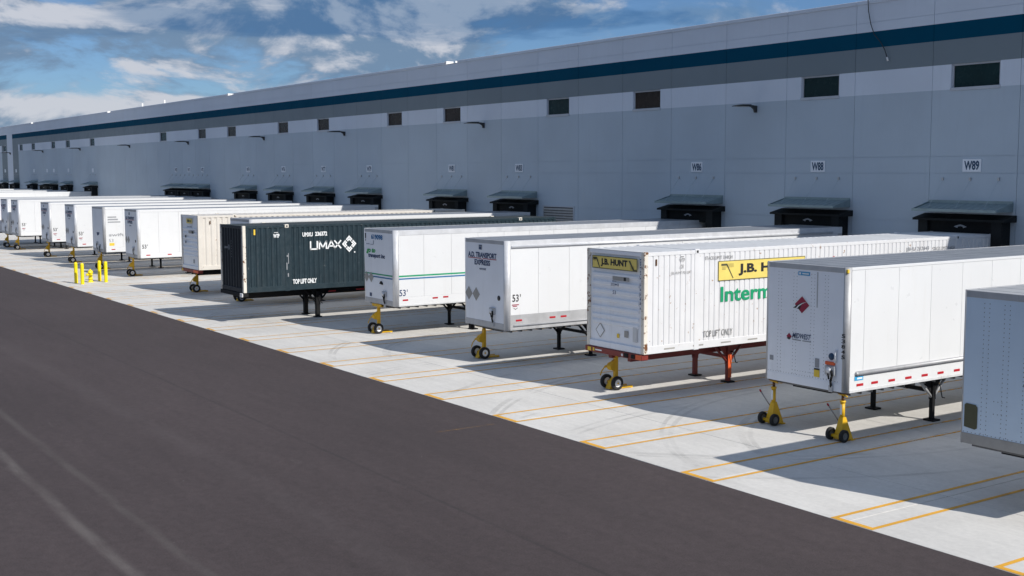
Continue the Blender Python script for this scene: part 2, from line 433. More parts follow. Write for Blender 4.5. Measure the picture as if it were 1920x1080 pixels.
# ------------------------------------------------------------------ warehouse
WH = thing('warehouse', 'long grey precast warehouse wall with a blue stripe and high windows', 'building', (0, YW, 0))
ZC = 12.78
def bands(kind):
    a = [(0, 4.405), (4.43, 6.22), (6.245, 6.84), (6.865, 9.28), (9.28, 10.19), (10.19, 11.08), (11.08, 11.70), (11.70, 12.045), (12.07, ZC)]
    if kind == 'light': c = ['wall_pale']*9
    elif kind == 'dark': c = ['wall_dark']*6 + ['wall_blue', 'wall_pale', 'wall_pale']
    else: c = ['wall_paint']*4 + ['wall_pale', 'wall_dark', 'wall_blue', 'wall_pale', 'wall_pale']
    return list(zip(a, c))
def panel_mesh(kind, win):
    b = B(); h = PIT/2-.008; bs_ = bands(kind)
    for q, ((z0, z1), mt) in enumerate(bs_):
        lo = z0 if not q else (z0+bs_[q-1][0][1])/2; hi = z1 if q == len(bs_)-1 else (z1+bs_[q+1][0][0])/2
        for a, c in (((-h, -1.0), (1.0, h)) if win and abs(z0-9.28) < .01 else ((-h, h),)):
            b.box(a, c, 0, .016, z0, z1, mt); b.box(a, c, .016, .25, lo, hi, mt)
    return b.mesh('panel')
WIN = {0, 2, 5, 7, 10, 12, 15, 17, 20, 22, 25, 32, 35, 37, 40, 42, 45, -3, -5}
SCUP = {10, 20, 30, 40}
frame_me = B().box(-1.0, -.93, .06, .16, 9.28, 10.19, 'frame_pale').box(.93, 1.0, .06, .16, 9.28, 10.19, 'frame_pale').box(-.93, .93, .06, .16, 10.13, 10.19, 'frame_pale').mesh('frame')
sill_me = B().box(-1.02, 1.02, -.03, .16, 9.225, 9.34, 'frame_pale', .008).mesh('sill')
def pane_mesh(mt): return B().box(-.93, .93, .11, .13, 9.34, 10.13, mt).mesh('pane')
panes = [pane_mesh('glass_teal'), pane_mesh('glass_brown')]
cop_me = B().box(-PIT/2+.004, PIT/2-.004, -.05, .32, ZC, ZC+.15, 'wall_pale', .012).mesh('coping')
cop_a = B().box(-PIT/2+.004, -.75, -.05, .32, ZC, ZC+.15, 'wall_pale', .012).box(.75, PIT/2-.004, -.05, .32, ZC, ZC+.15, 'wall_pale', .012).mesh('coping')
scup_me = B().box(-.75, -.55, -.02, .5, ZC-.02, ZC+.2, 'rim_white', .01).box(-.55, .74, .0, .3, ZC-.02, ZC+.015, 'alu_dull').box(.30, .38, .05, .3, ZC+.015, ZC+.15, 'rim_white').mesh('scupper')
for i in range(-10, 52):
    xc = XJ0 - PIT*(i+.5); kind = 'light' if i == 44 else 'dark' if i in (43, 45) else 'std'
    w = i in WIN
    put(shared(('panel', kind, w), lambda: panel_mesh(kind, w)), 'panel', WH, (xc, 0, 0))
    put(cop_a if i in SCUP else cop_me, 'coping', WH, (xc, 0, 0))
    if i in SCUP: put(scup_me, 'scupper', WH, (xc, 0, 0))
    if w:
        wd = put(frame_me, 'window', WH, (xc, 0, 0))
        put(sill_me, 'sill', wd); put(panes[1 if i in (4, 10, 12, 15, 17, 20, 22, 5) else 0], 'pane', wd)
XA, XB = XJ0 + PIT*10, XJ0 - PIT*52
b = B(); b.box(XB+.02, XA-.02, .25, 90, 0, 12.3, 'joint_dark'); b.build('body', WH)
for x in (-117.3, -124.3):
    B().cyl((x, .6, 12.3), (x, .6, 13.35), .09, 'rim_white', n=8).build('vent_pipe', WH)
lv = B().box(-52.95, -50.15, -.03, .02, 4.42, 4.49, 'frame_pale').box(-52.95, -52.87, -.03, .02, 2.3, 4.42, 'frame_pale').box(-50.23, -50.15, -.03, .02, 2.3, 4.42, 'frame_pale').box(-52.87, -50.23, -.006, -.002, 2.3, 4.42, 'ink_black').build('louver', WH)
sl_me = B().prism([(-.02, 0), (-.06, -.02), (-.012, .085), (-.008, .085)], 'x', -52.87, -50.23, 'decal_taupe').mesh('slat')
for k in range(15): put(sl_me, 'slat', lv, (0, 0, 2.32+k*.14))

# cable hanging over the parapet
cb = B(); cb.tube([(-31.29, YW-.08, 12.95), (-31.24, YW-.09, 12.5), (-31.12, YW-.09, 12.0), (-30.95, YW-.09, 11.6), (-30.62, YW-.09, 11.25), (-30.42, YW-.09, 10.95), (-30.31, YW-.09, 10.66)], .016, 'cable_black')
cbo = thing('hanging_cable', 'loose dark cable dangling over the parapet across the blue stripe', 'cable', (0, 0, 0))
cb.build('cable', cbo); B().cyl((-30.31, YW-.09, 10.66), (-30.26, YW-.09, 10.52), .035, 'rim_white', n=8).build('plug', cbo)

# wall lights
def light_meshes():
    prof = [(0, 8.84), (0, 9.13), (-.25, 9.15), (-.55, 9.165), (-.95, 9.155), (-1.30, 9.10), (-1.30, 9.07), (-.95, 9.095), (-.55, 9.09), (-.30, 9.07), (-.14, 8.97), (-.10, 8.84)]
    arm = B().prism(prof[:4] + prof[8:], 'x', -.05, .05, 'lamp_dark').mesh('arm')
    head = B().prism([(-.45, 9.175), (-.95, 9.165), (-1.30, 9.10), (-1.30, 9.07), (-.95, 9.09), (-.45, 9.09)], 'x', -.16, .16, 'lamp_dark').mesh('lamp_head')
    lens = B().box(-.12, .12, -1.15, -.55, 9.065, 9.088, 'lens_grey').mesh('lens')
    return arm, head, lens
la, lh, ll = light_meshes()
LIGHTS = [(-37.2, 'second window from the right'), (-58.8, 'W83 dock sign'), (-76.8, 'W79 dock sign'), (-91.2, 'W76 dock sign'), (-109, 'row of three adjoining docks'), (-127, 'blank stretch of wall'), (-146.4, ''), (-164.6, ''), (-184, '')]
LL = ['dark wall light between the two rightmost lights windows W86 and W88', 'dark wall light high on the wall left of sign W83', 'dark wall light high between signs W79 and W77', 'dark wall light left of sign W76 and its brownish window',
      'dark wall light above the three adjoining dock shelters', 'dark wall light on the blank wall stretch beyond the three adjoining docks', 'third wall light from the far left end of the warehouse', 'second wall light from the far left end of the warehouse', 'leftmost wall light, beside the pale full-height column']
LL[0] = 'dark wall light nearest the camera, high between signs W86 and W88'
for (x, _), lb in zip(LIGHTS, LL):
    t = thing('wall_light', lb, 'wall light', (x, YW, 0), 'lights along the warehouse wall')
    put(la, 'arm', t); h = put(lh, 'lamp_head', t); put(ll, 'lens', h)

# docks
DOCK = {0: 'W89', 2: 'W88', 4: 'W86', 8: 'W83', 10: 'W81', 13: 'W79', 15: 'W77', 17: 'W76', 19: 'W74', 22: 'W72', 23: 'W71', 24: 'W70', 32: '', 35: '', 37: '', 38: '', 40: '', 43: '', 45: ''}
FAR = {32: 'nearest of the unreadable far docks, right of the third light', 35: 'second unreadable far dock past the blank wall', 37: 'third far dock past the blank wall', 38: 'fourth far dock past the blank wall', 40: 'fifth far dock past the blank wall', 43: 'far dock on the grey panel right of the pale column', 45: 'far dock on the grey panel left of the pale column'}
pad_l = B().prism([(-1.72, -.62), (-1.32, -.62), (-1.32, 0), (-1.66, 0)], 'z', .9, 4.52, 'foam_black').mesh('side_pad')
pad_r = B().prism([(1.32, -.62), (1.72, -.62), (1.66, 0), (1.32, 0)], 'z', .9, 4.52, 'foam_black').mesh('side_pad')
head_me = B().prism([(-.72, 4.52), (-.72, 4.60), (0, 4.76), (0, 4.52)], 'x', -1.90, 1.90, 'foam_black').mesh('head_pad')
curt = B().box(-1.32, 1.32, -.50, -.46, 4.02, 4.52, 'curtain_black').box(-1.32, 1.32, -.04, -.02, 1.15, 4.52, 'curtain_black').mesh('head_curtain')
emb = B().prism([(-.27, .02), (-.10, .08), (.0, .10), (.10, .08), (.27, .02), (.12, -.03), (.10, .02), (.0, .04), (-.10, .02), (-.12, -.03)], 'y', -.003, 0, 'ink_grey').mesh('emblem')
bump_me = B().box(-.12, .12, -.12, 0, .9, 1.3, 'rubber', .02).mesh('bumper')
def canopy_deck():
    b = B(); bm = b.bm; i = b._mi('galvanised'); n = 46; row = []
    for k in range(n+1):
        x = -1.72 + 3.44*k/n; dz = .018 if (k % 4) in (1, 2) else 0
        row.append((bm.verts.new((x, 0, 5.15+dz)), bm.verts.new((x, -.98, 4.90+dz)), bm.verts.new((x, 0, 5.13+dz)), bm.verts.new((x, -.98, 4.88+dz))))
    for p, q in zip(row, row[1:]):
        for f in ((p[0], q[0], q[1], p[1]), (p[2], p[3], q[3], q[2])): bm.faces.new(f).material_index = i
    return b.mesh('deck')
deck_me = canopy_deck()
fas_me = B().box(-1.74, 1.74, -1.005, -.982, 4.855, 4.955, 'galvanised').mesh('front_edge')
fls_me = B().box(-1.74, 1.74, -.03, 0, 5.14, 5.25, 'galvanised').mesh('flashing')
gus_l = B().prism([(0, 5.20), (-.98, 4.94), (-.98, 4.87), (0, 4.87)], 'x', -1.745, -1.73, 'galvanised').mesh('end_plate')
gus_r = B().prism([(0, 5.20), (-.98, 4.94), (-.98, 4.87), (0, 4.87)], 'x', 1.73, 1.745, 'galvanised').mesh('end_plate')
rod_me = B().cyl((0, 0, 6.02), (0, -.86, 4.95), .005, 'wall_paint', n=6).box(-.035, .035, -.05, 0, 5.97, 6.08, 'alu_dull').mesh('tie_rod')
plate_me = B().box(-.38, .38, -.03, 0, 6.285, 6.745, 'sign_white', .006).mesh('plate')
for i, num in DOCK.items():
    xc = XJ0 - PIT*(i+.5) - .05
    where = 'under sign ' + num if num else FAR[i]
    near = i < 20
    t = thing('dock_shelter', ('black foam dock shelter ' + where), 'dock shelter', (xc, YW, 0), 'black dock shelters along the warehouse')
    put(pad_l, 'side_pad', t); put(pad_r, 'side_pad', t); put(head_me, 'head_pad', t)
    cu_ = put(curt, 'head_curtain', t)
    put(emb, 'emblem', cu_, (0, -.505, 4.30))
    t = thing('dock_canopy', ('grey metal rain canopy ' + ('below sign ' + num if num else 'over ' + FAR[i])), 'canopy', (xc, YW, 0), 'metal canopies over the docks')
    for me, nm in ((deck_me, 'deck'), (fas_me, 'front_edge'), (fls_me, 'flashing'), (gus_l, 'end_plate'), (gus_r, 'end_plate')): put(me, nm, t)
    for dx in (-1.15, 0, 1.15): put(rod_me, 'tie_rod', t, (dx, 0, 0))
    t = thing('dock_sign', ('white dock number sign reading ' + num) if num else 'small white dock sign above ' + FAR[i], 'sign', (xc+.05, YW, 0), 'dock number signs')
    put(plate_me, 'plate', t)
    if num: text(num, 'sign_navy', t, 'nose', (0, -.03), -.31, .31, 6.345, 6.685, .035, off=.004)

# ------------------------------------------------------------------ vehicle parts
def wheel_mesh_tyre(r, w, mat='rubber'):
    return B().lathe((0, 0, 0), (1, 0, 0), [(r*.56, -w/2), (r*.9, -w/2), (r, -w*.36), (r, w*.36), (r*.9, w/2), (r*.56, w/2), (r*.5, 0), (r*.56, -w/2)], mat, 20).mesh('tyre')
def wheel_mesh_rim(r, w, mat='rim_white'):
    return B().lathe((0, 0, 0), (1, 0, 0), [(r*.57, w*.40), (r*.50, w*.42), (r*.42, w*.25), (r*.22, w*.22), (r*.18, w*.42), (.001, w*.44)], mat, 16).lathe((0, 0, 0), (-1, 0, 0), [(r*.57, w*.40), (r*.50, w*.42), (r*.42, w*.25), (r*.22, w*.22), (r*.18, w*.42), (.001, w*.44)], mat, 16).mesh('rim')
TY, RI = wheel_mesh_tyre(.50, .28), wheel_mesh_rim(.50, .28, 'alu_dull')
JT, JR = wheel_mesh_tyre(.205, .10), wheel_mesh_rim(.205, .10)
ST, SR = wheel_mesh_tyre(.15, .09), wheel_mesh_rim(.15, .09, 'alu_dark')
def wheel(parent, loc, ty, ri):
    w = put(ty, 'wheel', parent, loc); put(ri, 'rim', w); return w
def tandem(parent, L, rail='black_steel'):
    for y in (L-3.1, L-1.85):
        B().cyl((-1.0, y, .5), (1.0, y, .5), .065, rail, n=10).build('axle', parent)
        for sx in (-1, 1):
            wheel(parent, (sx*1.12, y, .5), TY, RI); wheel(parent, (sx*.80, y, .5), TY, RI)
def landing(parent, y, sx, zt, mat, foot='black_steel', second=None, w=.065, brace=None):
    for s in (-1, 1):
        mm = second if (second and s > 0) else mat
        b = B().box(s*sx-w, s*sx+w, y-w, y+w, .55, zt, mat, .008).box(s*sx-w+.015, s*sx+w-.015, y-w+.015, y+w-.015, .04, .55, mat)
        if mm != mat: b.box(s*sx+w+.001, s*sx+w+.004, y-w+.005, y+w-.005, .15, zt-.32, mm)
        lg = b.build('landing_leg', parent)
        B().box(s*sx-.16, s*sx+.16, y-.15, y+.15, 0, .045, foot, .01).build('foot', lg)
        B().cyl((s*sx, y+.05, .62), (s*sx, y+.62, zt), .04, brace or mat, n=6).cyl((s*sx, y-.05, .62), (s*sx, y-.62, zt), .04, brace or mat, n=6).box(s*sx-.10, s*sx+.10, y-.30, y+.30, zt-.10, zt-.02, mat).prism([(y-.42, zt-.01), (y+.42, zt-.01), (y+.10, zt-.42), (y-.10, zt-.42)], 'x', s*sx-.012, s*sx+.012, mat).build('leg_brace', parent)
    B().box(-sx+.065, sx-.065, y-.03, y+.03, .72, .82, mat).build('cross_bar', parent)
    B().cyl((-sx+.03, y, .8), (-.2, y, zt), .028, mat, n=6).cyl((sx-.03, y, .8), (.2, y, zt), .028, mat, n=6).build('diagonal_brace', parent)
    B().tube([(sx+.07, y, .95), (sx+.22, y, .95), (sx+.22, y+.1, .62), (sx+.3, y+.1, .62)], .014, 'black_steel').build('crank_handle', parent)

def quarter(cx, cy, r, sx, n=6):
    """outline of a rounded nose corner; sx=+1 right, -1 left (x, y)"""
    p = [(cx + sx*r*math.sin(a*math.pi/2/n), cy - r*math.cos(a*math.pi/2/n)) for a in range(n+1)]
    return p + [(cx, cy)]
def dry_van(label, xc, y0, zb=1.17, zt=4.11, L=16.15, corner='alu', rails='trailer_white', rad=.13, bottom='trailer_white', nose='nose_white', seams=1.24, first=.16, roof='roof_alu', top_h=.16, rubrail=None, toprub=False, tapes=(), full=True, nose_band='alu_dull', topband='alu_dull', lower=.30, group='white box trailers backed up to the docks', rz=0, brace=None):
    t = thing('box_trailer', label, 'trailer', (xc, y0, 0), group, rz)
    W = 2.6; h = W/2
    B().box(-h+.012, h-.018, rad, L, zb+.02, zt-.03, 'trailer_white').build('body', t)
    # nose wall and corner posts
    B().box(-h+rad, h-rad, 0, .05, zb+.20, zt-.13, nose).build('nose_wall', t)
    B().box(-h+rad, h-rad, -.008, .05, zt-.13, zt-.004, topband, .004).build('nose_top_rail', t)
    B().box(-h+rad, h-rad, -.008, .08, zb, zb+.20, nose_band, .004).build('nose_bottom_rail', t)
    for s in (-1, 1):
        o = B().prism(quarter(s*(h-rad), rad, rad+.004, s), 'z', zb-.01, zt+.002, corner).mesh('corner_post')
        for p in o.polygons: p.use_smooth = abs(p.normal.z) < .5
        put(o, 'corner_post', t)
    # roof with faint bows
    b = B().box(-h+.05, h-.05, .05, L, zt-.03, zt-.008, roof)
    for k in range(26): b.box(-h+.05, h-.05, .35+k*.61, .38+k*.61, zt-.008, zt-.004, roof)
    b.build('roof', t)
    for s in (-1, 1):
        a, c = (h-.05, h+.006) if s > 0 else (-h-.006, -h+.05)
        B().box(a, c, rad, L, zt-top_h, zt, rails if s > 0 else 'alu_dull', .008).build('top_rail', t)
        B().box(a, c, rad, L, zb, zb+lower, bottom, .006).build('bottom_rail', t)
        B().box(a, c + (.008 if s > 0 else 0), rad, L, zb-.015, zb+.05, 'alu_dull' if bottom != 'trailer_white' else 'dirty_white', .004).build('sill_rail', t)
    # side sheets on the right side, one on the left
    z0, z1 = zb+lower+.003, zt-top_h-.003; y = rad+.02; k = 0; end = L-.25
    nxt = first
    ys = [rad+.012]
    yy = first
    while yy < end-.4:
        if yy > ys[-1]+.1: ys.append(yy)
        yy += seams
    ys.append(end)
    for a, c in zip(ys, ys[1:]):
        me = shared(('sp', round(c-a, 3), round(z0, 3), round(z1, 3)), lambda: B().box(-.014, 0, .0035, c-a-.0035, z0, z1, 'trailer_white', .003).mesh('side_panel'))
        put(me, 'side_panel', t, (h, a, 0))
    B().box(-h, -h+.011, rad+.01, L-.25, z0, z1, 'trailer_white').build('side_wall', t)
    B().box(-h-.004, h+.004, L-.25, L, zb, zt+.004, 'alu_dull', .01).build('rear_frame', t)
    if rubrail: B().cyl((h+.03, rubrail[0], rubrail[1]), (h+.03, L-.6, rubrail[1]), .055, 'alu_dull', n=10).cyl((h+.03, rubrail[0]-.03, rubrail[1]), (h+.03, rubrail[0], rubrail[1]), .02, 'alu_dull', r1=.055, n=10).build('rub_rail', t)
    if toprub: B().cyl((h+.02, .2, zt-.20), (h+.02, L-.6, zt-.20), .045, 'alu', n=10).build('upper_rub_rail', t)
    tape = shared('tape', lambda: B().box(0, .004, -.12, .12, -.03, .03, 'tape_red').mesh('reflector'))
    for y_, z_ in tapes: put(tape, 'reflector', t, (h+.008, y_, z_))
    # under frame, landing gear, bogie
    b = B()
    for k in range(40): b.box(-1.2, 1.2, .25+k*.4, .30+k*.4, zb-.10, zb-.0, 'alu_dark')
    b.box(-1.15, -1.05, .2, L, zb-.06, zb+.01, 'alu_dark').box(1.05, 1.15, .2, L, zb-.06, zb+.01, 'alu_dark').box(-.6, .6, .3, 1.3, zb-.14, zb-.101, 'black_steel')
    b.build('underframe', t)
    landing(t, 3.77, .92, zb, 'black_steel', brace=brace)
    tandem(t, L)
    B().box(-.55, -.45, L-4.2, L-.8, .75, zb-.1, 'black_steel').box(.45, .55, L-4.2, L-.8, .75, zb-.1, 'black_steel').build('slider_frame', t)
    return t
def rivets(parent, us, z0, z1, step, y, mat='alu_dark', r=.011, extra=()):
    b = B(); i = b._mi(mat)
    def one(u, z):
        a = [b.bm.verts.new((u+r*math.cos(k*math.pi/2), y, z+r*math.sin(k*math.pi/2))) for k in range(4)]; c = b.bm.verts.new((u, y-.007, z))
        for k in range(4): b.bm.faces.new((a[k], a[(k+1) % 4], c)).material_index = i
    for u in us:
        z = z0
        while z < z1: one(u, z); z += step
    for (u0, u1, z) in extra:
        u = u0
        while u < u1: one(u, z); u += step
    o = b.build('rivets', parent); o['kind'] = 'stuff'; return o
def connector(parent, u, z, y=0):
    c = B().box(u-.15, u+.15, y-.07, y, z-.12, z+.10, 'alu_dull', .01).build('connector_box', parent)
    B().lathe((u-.02, y-.07, z), (0, -1, 0), [(.075, 0), (.075, .03), (.03, .05), (.001, .055)], 'alu', 12).build('socket', c)
    B().tube([(u+.07, y-.08, z), (u+.10, y-.09, z-.12), (u+.05, y-.08, z-.26), (u+.03, y-.03, z-.40)], .028, 'black_steel').cyl((u-.06, y-.08, z+.01), (u-.02, y-.06, z-.22), .02, 'black_steel').build('hose', c)
    B().box(u-.04, u+.08, y-.05, y, z-.52, z-.36, 'alu_dull', .01).build('hose_bracket', c)
    return c
def mesh_lathe_disc(parent, name, u, z, r, mat): return B().lathe((u, 0, z), (0, -1, 0), [(r, 0), (r, .012), (.001, .02)], mat, 14).build(name, parent)

NO = (0, 0); 
# -- trailer cut by the right edge of the frame
t0 = dry_van('plain riveted white trailer cut off by the right edge of the frame', -12.5, 19.8, zb=1.18, zt=4.11, corner='alu_dull', rad=.05, topband='alu_dull', nose_band='decal_taupe', nose='nose_bluish', first=.6, roof='roof_light', bottom='alu_dull')
rivets(t0, (-.86, -.75, -.44, -.33, -.02, .09, .40, .51, .82, .93), 1.42, 3.95, .085, -.002, extra=((-1.22, 1.2, 1.40), (-.60, -.36, 1.83), (-.60, -.36, 2.07)))
flat('vent_patch', [[(-1.21, 1.50), (-.98, 1.47), (-.93, 1.50), (-.93, 1.90), (-.97, 1.945), (-1.17, 1.955), (-1.21, 1.92)]], 'decal_olive', t0, 'nose', NO, .010)
flat('round_decal', [[(.33+.34*math.cos(a*math.pi/12), 2.46+.115*math.sin(a*math.pi/12)) for a in range(24)]], 'ink_navy', t0, 'nose', NO, .008)
flat('round_decal_face', [[(.33+.315*math.cos(a*math.pi/12), 2.46+.095*math.sin(a*math.pi/12)) for a in range(24)]], 'ink_white', t0, 'nose', NO, .011)
flat('decal_bar', [rect(.12, .55, 2.43, 2.49)], 'ink_crimson', t0, 'nose', NO, .013)
flat('green_mark', [rect(.20, .75, 3.42, 3.62)], 'ink_green', t0, 'nose', NO, .008)
connector(t0, .8, 1.6)

# -- trailer with the red diamond
t1 = dry_van('white trailer with red diamond road logo resting on two yellow stands', -19.73, 22.02, zb=1.165, corner='alu_dull', rad=.12, first=.60, seams=1.24, rubrail=(.34, 1.60), bottom='trailer_white', roof='roof_alu', lower=.36, top_h=.07, nose_band='nose_white', brace='alu_dull',
             tapes=[(.49, 1.32), (1.02, 1.32), (1.65, 1.31), (2.28, 1.31), (2.91, 1.31), (3.54, 1.31)] + [(4.2+.63*k, 1.31) for k in range(16)])
rivets(t1, (-.85, -.75, -.36, -.26, .20, .30, .62, .72), 1.42, 3.92, .085, -.002, extra=((-1.15, 1.1, 1.40), (-.36, .28, 1.50)))
B().box(.37, .40, -.006, 0, 3.1, 3.95, 'alu_dull').build('seam_strip', t1)
flat('sticker', [rect(-.22, .15, 3.84, 3.93)], 'ink_skyblue', t1, 'nose', NO, .008); flat('sticker_text', [rect(-.09, .12, 3.868, 3.902), rect(-.19, -.13, 3.86, 3.91)], 'ink_white', t1, 'nose', NO, .011)
flat('logo_border', [diamond(-.08, 3.125, .262, .235)], 'ink_white', t1, 'nose', NO, .008); flat('logo_diamond', [diamond(-.08, 3.125, .232, .208)], 'ink_crimson', t1, 'nose', NO, .010)
flat('logo_road', [[(-.36, 3.03), (-.26, 3.10), (-.12, 3.165), (.06, 3.20), (-.04, 3.17), (-.10, 3.11), (-.14, 3.01), (-.22, 3.02), (-.28, 3.03)]], 'ink_black', t1, 'nose', NO, .013)
flat('logo_lane', [[(-.27, 3.03), (-.20, 3.10), (-.07, 3.17), (.10, 3.215), (-.06, 3.155), (-.17, 3.085), (-.225, 3.03)]], 'ink_white', t1, 'nose', NO, .016)
flat('logo_diamond', [diamond(-.475, 2.315, .085, .085)], 'ink_crimson', t1, 'nose', NO, .008); flat('logo_road', [[(-.56, 2.265), (-.48, 2.30), (-.42, 2.27), (-.47, 2.235)]], 'ink_black', t1, 'nose', NO, .011)
text('MIDWEST', 'ink_navy', t1, 'nose', NO, -.38, .22, 2.29, 2.42, .018, .35)
flat('lettering', [rect(-.37, -.09, 2.238, 2.262), rect(-.05, .22, 2.238, 2.262)], 'ink_grey', t1, 'nose', NO, .008)
flat('yellow_label', [rect(.335, .51, 1.43, 1.60)], 'ink_yellow', t1, 'nose', NO, .008); flat('yellow_label_head', [rect(.335, .51, 1.60, 1.64)], 'ink_black', t1, 'nose', NO, .008)
flat('pale_label', [rect(.36, .49, 1.66, 1.88)], 'ink_grey', t1, 'nose', NO, .008); flat('pale_label', [rect(-1.1, -.98, 1.66, 1.78)], 'ink_grey', t1, 'nose', NO, .008)
connector(t1, .86, 1.66); B().box(.70, .98, -.05, 0, 1.78, 1.86, 'orange_paint', .01).build('socket_cover', t1)
mesh_lathe_disc(t1, 'plug_socket', .86, 1.98, .085, 'sign_navy')
B().cyl((1.0, -.03, 1.85), (1.0, -.03, 2.15), .03, 'rim_white', n=8).build('air_line', t1)
B().box(1.24, 1.30, -.012, .05, 3.98, 4.07, 'ink_yellow', .01).build('marker_lamp', t1)
for k, ch in enumerate('53845'): text(ch, 'ink_black', t1, 'nose', (1.208, .0), -.055, .055, 2.46-.125*k, 2.55-.125*k, .02, off=.012)
flat('sticker', [rect(.29, .60, 1.43, 1.53)], 'ink_skyblue', t1, 'side', (1.31, 0), .004); flat('sticker_text', [rect(.38, .56, 1.46, 1.50)], 'ink_white', t1, 'side', (1.31, 0), .007)

# -- A.D. Transport trailer
def ad_nose(t, big=True, sx=1.0):
    text('A.D. TRANSPORT', 'ink_navy', t, 'nose', NO, -.99, .74, 3.49, 3.67, .04)
    flat('underline', [rect(-.99, -.20, 3.455, 3.478), rect(-.05, .74, 3.455, 3.478), [(-.20, 3.455), (-.12, 3.40), (-.05, 3.455), (-.05, 3.478), (-.12, 3.425), (-.20, 3.478)]], 'ink_red', t, 'nose', NO, .008)
    text('EXPRESS', 'ink_navy', t, 'nose', NO, -.59, .36, 3.24, 3.42, .04)
    text('409398', 'ink_navy', t, 'nose', NO, -.30, .10, 3.08, 3.15, .01)
    flat('placard', [diamond(-.955, 2.25, .225, .235), diamond(-.50, 2.25, .225, .235)], 'decal_taupe', t, 'nose', NO, .008)
    flat('square_decal', [rect(-.33, -.12, 3.76, 3.92)], 'ink_grey', t, 'nose', NO, .007); flat('square_mark', [rect(-.30, -.17, 3.76, 3.85), rect(-.29, -.13, 3.875, 3.905)], 'ink_navy', t, 'nose', NO, .010)
    connector(t, .52, 1.78); mesh_lathe_disc(t, 'plug_socket', .87, 2.22, .085, 'ink_black')
def van53(t, u0, v0, mat='ink_black', h=.24, w=.25):
    text('53', mat, t, 'side', (1.30, 0), u0, u0+w, v0, v0+h, .012); text("'", mat, t, 'side', (1.30, 0), u0+w+.05, u0+w+.08, v0+h*.62, v0+h, 0)
def brand_mark(t, u, v, s=1.0):
    flat('maker_mark', [rect(u, u+.30*s, v+.07*s, v+.105*s), rect(u+.03*s, u+.22*s, v+.02*s, v+.05*s)], 'ink_crimson', t, 'side', (1.30, 0), .006)
    flat('maker_mark', [[(u+.06*s, v-.02*s), (u+.15*s, v-.06*s), (u+.26*s, v-.02*s), (u+.25*s, v-.04*s), (u+.15*s, v-.085*s), (u+.07*s, v-.04*s)]], 'ink_black', t, 'side', (1.30, 0), .006)
t3 = dry_van('white trailer with red underlined name and bare metal skirt, beside the white corrugated container', -33.25, 21.58, zb=1.20, corner='alu', rad=.15, first=1.28, seams=1.27, toprub=True, rails='alu', top_h=.26, bottom='alu_dull', lower=.48, roof='roof_alu',
             tapes=[(.49, 1.50), (1.85, 1.51), (2.31, 1.51), (3.68, 1.51), (4.14, 1.51)] + [(5.5+1.37*k, 1.51) for k in range(7)])
ad_nose(t3); van53(t3, .235, 2.12); brand_mark(t3, .22, 1.94, .9)
B().box(-1.06, -.92, .04, .16, 1.0, 1.19, 'black_steel').build('bracket', t3)
B().cyl((1.32, .28, 1.33), (1.32, 15.4, 1.33), .03, 'alu_dull', n=8).build('lower_rub_rail', t3)

# -- go to transport trailer
t4 = dry_van('white trailer with a green and blue stripe along its side', -41.45, 21.98, zb=1.19, corner='alu', rad=.17, first=1.29, seams=1.25, rails='alu', top_h=.20, bottom='trailer_white', lower=.34, roof='roof_alu',
             tapes=[(.45, 1.42), (1.78, 1.43), (2.26, 1.44), (3.6, 1.44), (4.1, 1.44)] + [(5.5+1.37*k, 1.44) for k in range(7)])
text('619098', 'ink_blue', t4, 'nose', NO, -.58, .36, 3.70, 3.90, .04); text('go to', 'ink_bright_green', t4, 'nose', NO, -1.0, -.24, 3.12, 3.36, .055, .3); text('transport inc', 'ink_navy', t4, 'nose', NO, -.84, .54, 2.94, 3.15, .045, .1)
flat('black_decal', [rect(-1.10, -1.02, 3.72, 3.92), rect(-1.08, -1.04, 3.62, 3.68)], 'ink_black', t4, 'nose', NO, .008)
flat('thin_mark', [rect(-1.0, -.7, 3.50, 3.515), rect(-.65, -.42, 3.49, 3.505), rect(-.42, -.38, 3.5, 3.66)], 'ink_navy', t4, 'nose', NO, .008)
flat('green_stripe', [rect(-1.13, 1.12, 2.325, 2.375)], 'ink_green', t4, 'nose', NO, .006); flat('blue_stripe', [rect(-.45, 1.12, 2.215, 2.265)], 'ink_blue', t4, 'nose', NO, .006)
flat('placard', [diamond(-1.0, 2.20, .21, .21), diamond(-.62, 2.20, .21, .21)], 'decal_taupe', t4, 'nose', NO, .010)
flat('green_stripe', [rect(.18, 15.8, 2.315, 2.375)], 'ink_green', t4, 'side', (1.30, 0), .004); flat('blue_stripe', [rect(.18, 15.8, 2.215, 2.268)], 'ink_blue', t4, 'side', (1.30, 0), .004)
connector(t4, .50, 1.62); flat('square_decal', [rect(-.76, -.58, 1.44, 1.58)], 'ink_navy', t4, 'nose', NO, .008)
B().prism([(.12, 2.0), (.36, 1.97), (.33, 2.04), (.22, 2.10)], 'y', -.05, 0, 'black_steel').build('hook_plate', t4)
van53(t4, .19, 1.58, 'ink_navy', .25, .28)

# -- white trailer whose nose sticks out behind the navy container
t5b = dry_van('white trailer mostly hidden behind the navy container', -54.83, 21.6, zb=1.2, corner='alu', rad=.13, rails='trailer_white', first=1.2)
